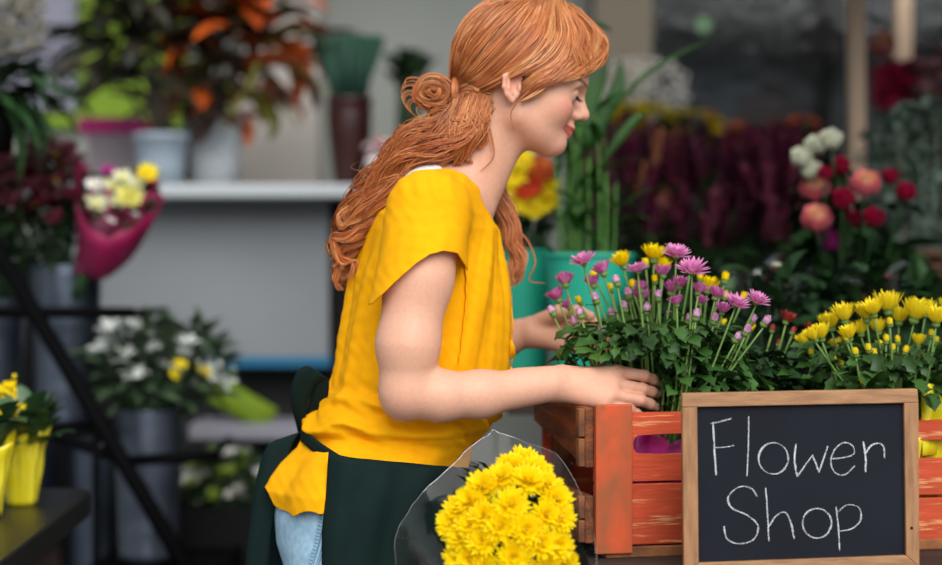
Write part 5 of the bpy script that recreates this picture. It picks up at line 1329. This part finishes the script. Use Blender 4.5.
# --- counter with white top
YC = 2.0; t = thing('shop_counter', 'grey shop counter with a white top and a blue strip at its foot', 'counter', (bx(215, YC), 2.3, 0)); zt = bz(185, YC)
M_pan = mat('counter_grey', '#858A8E', rough=.8, var=.05, scale=3); xl, xr = bx(62, YC), bx(326, YC)
adopt(t, MB().box(((bx(150, YC) + bx(372, YC)) / 2 - .25, 2.28, zt - .018), (bx(372, YC) - bx(150, YC) + .5, .70, .036)).build('top', mat('white_laminate', '#B4BABE', rough=.35), smooth=False, bevel=.006))
adopt(t, MB().box(((xl + xr) / 2, 2.34, (zt - .036 + bz(358, YC)) / 2), (xr - xl, .5, zt - .036 - bz(358, YC))).build('front_panel', M_pan, smooth=False))
adopt(t, MB().box(((bx(196, YC) + xr) / 2, 2.32, bz(363, YC)), (xr - bx(196, YC) + .01, .5, .026)).build('blue_strip', mat('blue_strip', '#12688F', rough=.4), smooth=False))
adopt(t, MB().box(((xl + xr) / 2, 2.42, bz(369, YC) / 2), (xr - xl - .04, .4, bz(369, YC))).build('dark_void_box', M_dark, smooth=False))  # solid dark box imitates the shaded void under the counter
t = thing('dark_standin', 'tall black cabinet for the dark gap right of the grey counter', 'standin', (bx(348, 2.3), 2.4, 0)); adopt(t, MB().box((bx(350, 2.15), 2.34, (zt - .04) / 2), (bx(376, 2.15) - bx(328, 2.15), .4, zt - .04)).build('body', mat('standin_black', '#0B0909', rough=.6, spec=.15), smooth=False, bevel=.004))  # black box painted in for the darkness of a gap
ZT = zt
t = thing('dark_standin', 'low black cabinet added to darken the space behind the plant stand', 'standin', (bx(0, 2.2), 2.3, 0)); adopt(t, MB().box((bx(-45, 2.1), 2.3, .6), (.66, .38, 1.2)).build('body', MATS['standin_black'], smooth=False, bevel=.004))  # added black box, hides the paler wall to keep this area dark
# --- pots on the counter
def onpot(name, label, px0, px1, pyt, Y, m, taper=.78, cat='pot', prof=None):
    x = bx((px0 + px1) / 2, Y); r = (bx(px1, Y) - bx(px0, Y)) / 2; h = bz(pyt, Y) - ZT; t = thing(name, label, cat, (x, Y, ZT))
    pr = prof or [(taper, 0), (taper + .1, .4), (1, 1)]
    adopt(t, MB().lathe([(.0001, ZT)] + [(r * a, ZT + h * b) for a, b in pr] + [(r * 1.05, ZT + h), (r * 1.05, ZT + h - .012), (r * .92, ZT + h - .02), (.0001, ZT + h - .03)], (x, Y, 0), 36).build('body', m))
    return t, Vector((x, Y, ZT + h)), r
M_pz = mat('pale_blue_pot', '#8F9DAA', rough=.5, var=.05); M_pw = mat('pale_grey_pot', '#B7BEC4', rough=.55, var=.08, scale=6)
_, cp1, r1 = onpot('plant_pot', 'blue grey pot on the counter under the dark stemmed plant', 134, 188, 134, 2.15, M_pz)
_, cp2, r2 = onpot('plant_pot', 'pale grey pot on the counter under the orange croton', 183, 244, 118, 2.35, M_pw)
_, cp3, r3 = onpot('vase', 'tall dark brown ceramic vase on the counter holding green rushes', 327, 372, 98, 2.30, mat('brown_ceramic', '#3E1B16', rough=.3, color2='#2B1210', scale=10), cat='vase', prof=[(.62, 0), (.78, .25), (.95, .6), (1.0, .85), (.9, 1)])
t = thing('magenta_tray', 'bright magenta tray standing left of the blue grey pot', 'tray', (bx(118, 2.5), 2.5, ZT)); adopt(t, MB().box((bx(124, 2.5), 2.5, bz(127, 2.5)), (.23, .12, .045), taper=1.08).build('tray', mat('magenta_plastic', '#C2187A', rough=.4), smooth=False, bevel=.006)); adopt(t, MB().box((bx(124, 2.5), 2.5, (ZT + bz(134, 2.5)) / 2), (.19, .10, bz(134, 2.5) - ZT)).build('box', mat('pale_box', '#93888F', rough=.6), smooth=False, bevel=.004))
# dark plant
def strap_plant(t, c, tips, w, m, stem_m, seed, mats=None):
    rr = random.Random(seed); lbs = MB(); sb = MB()
    for (px, py, dpx, dpy, ln) in tips:
        p = P(px, py, c.y + rr.uniform(-.12, .12)); sb.tube(stem_path(c + Vector((rr.uniform(-.02, .02), 0, -.02)), p, .06, 6, rr), [.008, .005, .003], 5)
        for k in range(12):
            a = rr.uniform(0, 6.28); leaf(lbs, p + Vector((0, 0, -rr.uniform(0, .10))), (math.cos(a) + dpx, math.sin(a) * .7 - .2, rr.uniform(.0, 1.0) + dpy), ln * rr.uniform(.7, 1.2), w * rr.uniform(.7, 1.2), lobes=0, droop=rr.uniform(.5, 2.0), n=8, mi=rr.randrange(len(mats)) if mats else 0, twist=rr.uniform(-.5, .5))
    adopt(t, sb.build('stems', stem_m)); adopt(t, lbs.build('leaves', mats if mats else m))
M_dp = mat('dark_blade', '#23301F', rough=.45, color2='#33271F', scale=12); M_dst = mat('dark_stem', '#2F2A20', rough=.7)
t = thing('potted_dracaena', 'dark leafy plant on three thin stems in the blue grey pot', 'plant', cp1); strap_plant(t, cp1, [(120, 20, -.4, .2, .26), (150, 5, 0, .3, .28), (172, 28, .2, .2, .24), (140, 50, -.3, 0, .22), (108, 60, -.4, -.2, .20), (160, 70, .2, -.1, .2), (95, 10, -.5, .2, .22), (132, -10, -.1, .4, .26)], .046, M_dp, M_dst, 5)
M_cr = [mat('croton_orange', '#D9631A', rough=.45, color2='#9A3C18', scale=14), MATS['croton_orange'], mat('croton_dark', '#2C2418', rough=.45, color2='#432A18', scale=14), mat('croton_green', '#39471C', rough=.45, color2='#8A8420', scale=14), mat('croton_dark2', '#33201A', rough=.45)]
t = thing('potted_croton', 'bushy orange and brown croton in the pale grey pot', 'plant', cp2); strap_plant(t, cp2, [(200, 20, -.2, .2, .26), (228, 0, 0, .3, .28), (252, 22, .3, .2, .26), (270, 35, .6, 0, .26), (212, 60, -.2, -.1, .22), (245, 62, .4, -.2, .22), (195, -5, -.2, .3, .24), (262, 0, .3, .3, .24), (222, 34, 0, 0, .24), (236, 84, .2, -.3, .18), (205, 88, -.2, -.3, .18)], .062, None, M_dst, 6, M_cr)
lb = MB()
for pts in ([(268, 38), (292, 62), (318, 84), (338, 100)], [(272, 30), (300, 34), (322, 40), (334, 52)], [(262, 52), (250, 84), (232, 110), (222, 136)]):
    c = bez([P(a, b, 2.25) for a, b in pts], 10); lb.tube(c, [.010, .012, .008, .002], 6, flat=.3)
adopt(t, lb.build('arching_leaf', M_cr[3]))
t = thing('rush_bundle', 'dark green rushes standing in the brown vase', 'plant', cp3); mb = MB(); rr = random.Random(4)
for i in range(90):
    f = rr.uniform(-1, 1); Yd = rr.uniform(-.05, .05); a = cp3 + Vector((f * r3 * .6, Yd * .6, -.05)); b = P(348 + f * 36, 34 + abs(f) * 4 + rr.uniform(-2, 6), 2.3 + Yd); mb.tube([a, (a + b) / 2 + Vector((-f * .01, 0, .0)), b], [.005, .005, .004], 5)
adopt(t, mb.build('rushes', mat('rush_green', '#12382E', rough=.6, color2='#1C4A38', scale=10)))
_, cp4, r4 = onpot('plant_pot', 'small white pot of pink flowers beside her shoulder hair', 366, 396, 160, 2.2, MATS['white_cotton']); t = thing('flower_bunch', 'little pink and white flowers in the small white pot', 'flowers', cp4); heads(t, cloud(366, 398, 144, 160, 2.2, .03, 20, 61), [SMALL.mesh('small_head', [mat('soft_pink', '#C98A9E', rough=.6), M_disk]), smw], 'flower', (.8, 1.1), 61, base=cp4)
t = thing('leafy_plant', 'small dark plant on the counter top behind her bun', 'plant', (bx(408, 2.5), 2.5, ZT)); greens(t, cloud(396, 426, 60, 100, 2.5, .04, 40, 63), (bx(408, 2.5), 2.5, ZT), M_leafd, seed=63, W=.6); adopt(t, MB().lathe([(.0001, ZT), (.05, ZT), (.06, ZT + .12), (.0001, ZT + .11)], (bx(420, 2.5), 2.5, 0), 20).build('pot', M_blackp))
adopt(bpy.data.objects['shop_counter'], MB().box(((bx(372, YC) + bx(560, YC)) / 2, 2.45, ZT - .018), (bx(560, YC) - bx(372, YC), .36, .036)).build('top', MATS['white_laminate'], smooth=False))

# --- plant stand with zinc buckets
YR = 1.3; M_rack = mat('black_rack', '#050507', rough=.7, spec=.06)
t = thing('plant_stand', 'black metal stair-step plant stand holding zinc buckets', 'plant stand', (bx(80, YR), YR, 0))
def bar(a, b, r=.012, nm='bar'): adopt(t, MB().tube([a, b], r, 6).build(nm, M_rack))
YF = 1.12; YK = 1.55
for Y_ in (YF, YK):
    a, b = P(-40, 186, Y_), P(183, 563, Y_); dd = (b - a); e = a + dd * ((0.01 - a.z) / dd.z); bar(a, e, .019, 'side_rail')
bar(P(-40, 312, YF), P(134, 313, YF), .014, 'shelf_rail'); bar(P(134, 313, YF), P(134, 313, YF) + Vector((0, YK - YF, 0)), .0085, 'shelf_rail')
bar(P(50, 434, YF + .02), P(128, 461, YF), .014, 'shelf_rail'); bar(P(128, 461, YF), P(217, 455, YF), .014, 'shelf_rail'); bar(P(217, 455, YF), P(217, 455, YF) + Vector((-.03, YK - YF, 0)), .0085, 'shelf_rail'); bar(P(128, 461, YK), P(217, 455, YK), .0085, 'shelf_rail')
for (px0, px1, z) in ((-50, 112, bz(424, 1.3)), (95, 225, bz(560, 1.3))):
    x0, x1 = bx(px0, 1.3), bx(px1, 1.3)
    for k in range(5): adopt(t, MB().box(((x0 + x1) / 2, YF + .03 + k * .09, z - .008), (x1 - x0, .03, .012)).build('shelf_slat', M_rack, smooth=False))
    for x_ in (x0, x1): adopt(t, MB().box((x_, (YF + YK) / 2, z - .02), (.014, YK - YF, .014)).build('shelf_side', M_rack, smooth=False))
    for Y_ in (YF, YK): bar(Vector((x1, Y_, z)), Vector((x1, Y_, 0)), .009, 'leg'); bar(Vector((x0, Y_, z)), Vector((x0, Y_, 0)), .009, 'leg')
_, z1, rz1 = bucket('zinc_bucket', 'zinc bucket on the upper step holding the burgundy flowers', 30, 102, 266, 423, 1.30, M_zinc, 'zinc buckets on the stand')
_, z2, rz2 = bucket('zinc_bucket', 'zinc bucket on the lower step holding the white lilies', 113, 184, 409, 558, 1.28, M_zinc, 'zinc buckets on the stand')
_, z3, rz3 = bucket('zinc_bucket', 'zinc bucket cut by the left edge on the upper step', -42, 26, 300, 423, 1.36, M_zinc, 'zinc buckets on the stand')
_, z4, rz4 = bucket('zinc_bucket', 'zinc bucket half hidden behind the diagonal rail, standing on the floor', 66, 122, 432, 560, 1.78, M_zinc, 'zinc buckets on the stand', base=0)
_, z5, rz5 = bucket('zinc_bucket', 'tall zinc bucket on the floor behind the yellow wrapped plant', -8, 58, 440, 560, 1.75, M_zinc, 'zinc buckets on the stand', base=0)
BUR = SMALL.mesh('small_head', [M_burg, mat('yellow_eye', '#C9A81C', rough=.7)])
BUR2 = SMALL.mesh('small_head', [M_burg, M_burg])
t = thing('flower_bunch', 'dark burgundy daisies with yellow eyes in the upper zinc bucket', 'flowers', (z1.x, z1.y, z1.z - .2)); heads(t, cloud(-4, 80, 134, 222, 1.28, .09, 95, 21), [BUR, BUR2, BUR2], 'flower', (1.1, 1.6), 21, base=z1); greens(t, cloud(0, 84, 150, 200, 1.42, .04, 140, 222), z1, MATS['burgundy_petal'], seed=222, L=(.03, .06), W=.5, stems=False, name='rear_blossoms'); greens(t, cloud(4, 86, 205, 266, 1.3, .08, 220, 22), z1, M_leafd, seed=22, L=(.03, .07), W=.35)  # extra burgundy petals behind the heads close the gaps between them
t = thing('flower_bunch', 'deep red flowers cut by the left edge behind the burgundy daisies', 'flowers', (z3.x, z3.y, z3.z - .15)); heads(t, cloud(-40, 22, 160, 230, 1.4, .07, 50, 23), [BUR2, SMALL.mesh('small_head', [M_crim, M_burg])], 'flower', (.8, 1.1), 23, base=z3); greens(t, cloud(-40, 24, 180, 300, 1.4, .07, 160, 24), z3, M_leafd, seed=24, L=(.03, .07), W=.35)
# magenta wrapped bouquet leaning out
t = thing('wrapped_bouquet', 'mixed yellow and cream bouquet wrapped in magenta paper on the plant stand', 'bouquet', (z1.x + .03, 1.12, z1.z - .2)); n0 = P(86, 272, 1.18); G = []
outl = [(76, 168, 1.22), (80, 162, 1.30), (100, 176, 1.36), (135, 180, 1.36), (158, 190, 1.28), (163, 203, 1.16), (140, 222, 1.08), (112, 236, 1.05), (90, 228, 1.06), (76, 200, 1.12)]
oc = bez([P(*q) for q in outl + [outl[0]]], 41)[:-1]
for i, q in enumerate(oc):
    a = 2 * math.pi * i / 40; nk = np.array(n0) + np.array([.02 * math.cos(a + 2.6), .02 * math.sin(a + 2.6), 0]); G.append([nk * (1 - e) + q * e + np.array([0, 0, -.05 * math.sin(math.pi * e) + .004 * math.sin(i * 1.7) * e]) for e in np.linspace(0, 1, 8)])
adopt(t, MB().grid(np.array(G), 0, True).build('magenta_paper', M_wrapm, solid=.001))
for (px, py, me, s_) in ((129, 196, head_mesh('b', MUM_FULL, [mat('pale_yellow', '#F3EE8A', rough=.6), M_disk], None, 1)[0], 1.15), (112, 186, smc, 1.3), (97, 204, smc, 1.3), (147, 174, gy, .75), (108, 172, SMALL.mesh('small_head', [M_purp, M_purp]), 1.0), (122, 178, smc, 1.2), (118, 202, smc, 1.1), (152, 182, SMALL.mesh('small_head', [M_crim, M_crim]), .7), (94, 186, smw, 1.1), (136, 184, smc, 1.0)):
    adopt(t, inst('flower', me, None, P(px, py, 1.15), align((.35, -1, .7)), s_))
heads(t, cloud(88, 150, 178, 222, 1.17, .02, 20, 77), [smc, smc, smw], 'flower', (.6, .9), 77, base=n0)
lb = MB(); rr = random.Random(2)
for i in range(46): leaf(lb, P(rr.uniform(85, 152), rr.uniform(172, 222), 1.2), (rr.uniform(-.3, .8), -.6, rr.uniform(-.2, .8)), .06, .026, lobes=0, droop=.6, n=6)
adopt(t, lb.build('leaves', M_leafd)); adopt(t, MB().tube([n0, z1 + Vector((0, 0, -.12))], .014, 8).build('stems', M_leafd))
# white lilies in cellophane
t = thing('flower_bunch', 'white lilies and small yellow blooms in the lower zinc bucket', 'flowers', (z2.x, z2.y, z2.z - .15)); LW = LILY.mesh('lily', [mat('lily_white', '#DDE2DC', rough=.6)])
heads(t, [P(x, y, 1.24 + .05 * math.sin(x)) for x, y in ((112, 332), (138, 330), (158, 338), (188, 345), (205, 376), (219, 380), (150, 352), (170, 372), (124, 360), (190, 385), (136, 378), (104, 350), (165, 330), (178, 356))], [LW], 'flower', (.8, 1.1), 12, base=z2 - Vector((0, 0, .1)))
heads(t, [P(x, y, 1.2) for x, y in ((180, 366), (174, 375), (203, 372))], [smy], 'flower', (.8, 1.0), 13, base=z2); greens(t, cloud(98, 222, 325, 408, 1.27, .09, 330, 14), z2, mat('sage_leaf', '#43593A', rough=.55, color2='#2C4229', scale=20), seed=14, L=(.03, .08), W=.35)
adopt(t, MB().grid(np.array([[[z2.x + r * math.cos(a) * (1 + .1 * math.sin(5 * a)), z2.y + r * .8 * math.sin(a), z] for r, z in ((.05, z2.z - .02), (.10, z2.z + .08), (.14, z2.z + .17))] for a in np.linspace(0, 6.28, 40, endpoint=False)]), 0, True).build('cellophane', M_cello))
# lower crate of white and green flowers
Yl = 1.75; c_ = P(228, 510, Yl); t = thing('plastic_crate', 'black plastic crate on the floor holding white and green flowers', 'crate', (c_.x, Yl, 0)); zc = bz(500, Yl)
for (nm, ctr, sz) in (('front', (0, -.15, 0), (.30, .012, zc)), ('back', (0, .15, 0), (.30, .012, zc)), ('side', (-.15, 0, 0), (.012, .30, zc)), ('side', (.15, 0, 0), (.012, .30, zc))):
    adopt(t, MB().box((c_.x + ctr[0], Yl + ctr[1], zc / 2), sz).build(nm + '_wall', M_blackp, smooth=False))
t = thing('flower_bunch', 'white and lime green flowers in the black floor crate', 'flowers', (c_.x, Yl, .1)); heads(t, cloud(184, 262, 452, 505, Yl, .10, 54, 26), [smw, smw, SMALL.mesh('small_head', [mat('lime_petal', '#8CA83A', rough=.6), M_disk])], 'flower', (.9, 1.5), 26, base=(c_.x, Yl, .3)); greens(t, cloud(180, 266, 455, 520, Yl, .11, 220, 27), (c_.x, Yl, .3), MATS['sage_leaf'], seed=27, L=(.03, .07), W=.4)
t = thing('seat_cushion', 'lime green cushion tilted below the blue strip', 'cushion', P(242, 420, 1.95)); mb = MB(); c0 = P(243, 406, 1.95); G = []
for i in range(13):
    row = []
    for j in range(13):
        u, v = i / 6 - 1, j / 6 - 1; th = .018 * (1 - abs(u) ** 4) * (1 - abs(v) ** 4); row.append((u * .066, -th, v * .030))
    G.append(row)
G = np.array(G); Gb = G * [1, -1, 1]; R_ = np.array(Euler((math.radians(0), math.radians(30), 0)).to_matrix())
mb.grid(G @ R_.T * 1.25 + np.array(c0)); mb.grid((Gb @ R_.T * 1.25 + np.array(c0))[::-1]); adopt(t, mb.build('cover', mat('lime_fabric', '#6C860E', rough=.8)))
t = thing('low_bench', 'low pale grey bench under the lime cushion', 'bench', (bx(250, 1.95), 1.98, 0)); zb_ = bz(424, 1.9)
adopt(t, MB().box((bx(262, 1.95), 2.02, zb_ - .02), (.36, .26, .04)).build('seat', mat('pale_bench', '#8C8B96', rough=.6), smooth=False, bevel=.004))
for sx in (-.15, .15): adopt(t, MB().box((bx(262, 1.95) + sx, 2.02, (zb_ - .04) / 2), (.04, .22, zb_ - .04)).build('leg', M_dark, smooth=False))
# plants top left
t = thing('hanging_fern', 'dark green fern spilling in from the left edge above the burgundy flowers', 'plant', P(-28, 150, 1.1)); rr = random.Random(6); lb = MB()
cf_ = P(-12, 92, 1.1)
for i in range(44):
    a = rr.uniform(-1.2, 1.2); leaf(lb, cf_ + Vector((rr.uniform(-.03, .05), rr.uniform(-.05, .05), rr.uniform(-.06, .06))), (1.0, a * .6 - .2, rr.uniform(-.3, 1.0)), rr.uniform(.13, .24), rr.uniform(.026, .042), lobes=0, droop=rr.uniform(.6, 1.9), n=8)
adopt(t, lb.build('fronds', M_leafd)); adopt(t, MB().lathe([(.0001, -.13), (.05, -.13), (.07, -.01), (.0001, -.02)], cf_, 20).build('pot', M_blackp)); adopt(t, MB().tube([cf_, Vector((cf_.x, cf_.y, 2.75))], .003, 4).build('hanger', M_black))
t = thing('baby_breath_bunch', 'grey dried baby\'s breath in the top left corner', 'flowers', P(8, 60, 1.5)); mb = MB(); sb = MB(); cb0 = P(-10, 110, 1.6)
for p in cloud(-30, 46, -20, 58, 1.6, .1, 420, 46): mb.lathe([(.0001, .008), (.007, .002), (.006, -.005), (.0001, -.007)], p, 5)
for p in cloud(-26, 42, -20, 55, 1.6, .08, 60, 47): sb.tube([cb0, p], .001, 3)
o = mb.build('blossoms', mat('dried_gypsophila', '#8A8478', rough=.8)); adopt(t, o); o['kind'] = 'stuff'; adopt(t, sb.build('stems', M_leafg)); adopt(t, MB().lathe([(.0001, -.10), (.03, -.10), (.04, 0), (.0001, -.01)], cb0, 16).build('pot', M_blackp)); adopt(t, MB().tube([cb0, Vector((cb0.x, cb0.y, 2.75))], .003, 4).build('hanger', M_black))

# --- near left table with kalanchoes
t = thing('corner_table', 'dark table corner at the lower left carrying the yellow wrapped plants', 'table', (-1.05, .2, 0)); M_tt = mat('dark_table_top', '#12110F', rough=.38, spec=.35, color2='#1A1712', scale=9, bump=.2, bscale=90)
zt2 = .75; cr_ = MB(); pr = [(-1.45, -.9), (-.635, -.9), (-.725, .66), (-.735, .70), (-.765, .735), (-1.45, .735)]
V = [(x, y, z) for z in (zt2 - .045, zt2) for x, y in pr]; n = len(pr)
cr_.add(V, [tuple(range(n))[::-1], tuple(range(n, 2 * n))] + [(i, (i + 1) % n, n + (i + 1) % n, n + i) for i in range(n)]); adopt(t, cr_.build('top', M_tt, smooth=False, bevel=.004))
for lx, ly in ((-.80, .62), (-1.38, .62), (-.72, -.8), (-1.38, -.8)): adopt(t, MB().box((lx, ly, (zt2 - .045) / 2), (.05, .05, zt2 - .045)).build('leg', M_dkwood, smooth=False))
for (px, Y, lab, sd, rs) in ((22, .45, 'yellow wrapped kalanchoe with yellow flower clusters on the corner table', 1, .036), (-16, .27, 'second yellow wrapped plant, cut by the left edge of the photo', 2, .040)):
    x = bx(px, Y); t = thing('potted_kalanchoe', lab, 'potted plant', (x, Y, zt2)); foil_pot(t, x, Y, zt2 + .001, rs * .70, rs * 1.15, .135, M_foily, 'yellow_wrapper', .006, sd)
    adopt(t, MB().lathe([(.0001, zt2 + .002), (rs * .5, zt2 + .002), (rs * .66, zt2 + .085), (.0001, zt2 + .082)], (x, Y, 0), 20).build('pot', MATS['terracotta_plastic']))
    lb = MB(); rr = random.Random(sd); c = Vector((x, Y, zt2 + .10))
    for i in range(34):
        a = rr.uniform(0, 6.28); leaf(lb, c + Vector((.02 * math.cos(a), .02 * math.sin(a), rr.uniform(0, .05))), (math.cos(a) * .8 + .15, math.sin(a) * .8, rr.uniform(.5, 2.2)), rr.uniform(.06, .095), rr.uniform(.042, .060), lobes=0, droop=rr.uniform(.1, .7), n=8, fold=.3)
    adopt(t, lb.build('leaves', mat('succulent_leaf', '#2C4A2A', rough=.4, color2='#3B5E35', scale=20)))
    K4 = MB(); bloom(K4, [(4, 25, .0062, .0045, .2, .0006, 0)], n=3, seed=1); km = K4.mesh('tiny_bloom', [M_yel]); sb = MB()
    for (cx_, cy_) in ((8, 396), (16, 408), (2, 388), (10, 384), (0, 402)) if sd == 1 else ((-20, 400), (-8, 410)):
        cc = P(cx_, cy_, Y - .05); sb.tube([c, cc - Vector((0, 0, .01))], .0018, 5)
        for k in range(12): adopt(t, inst('flower', km, None, cc + Vector((rr.gauss(0, .007), rr.gauss(0, .005), rr.gauss(0, .005))), align((rr.uniform(-.6, .6), -1, rr.uniform(-.2, 1.0))), rr.uniform(.8, 1.15)))
    adopt(t, sb.build('stems', M_stem))
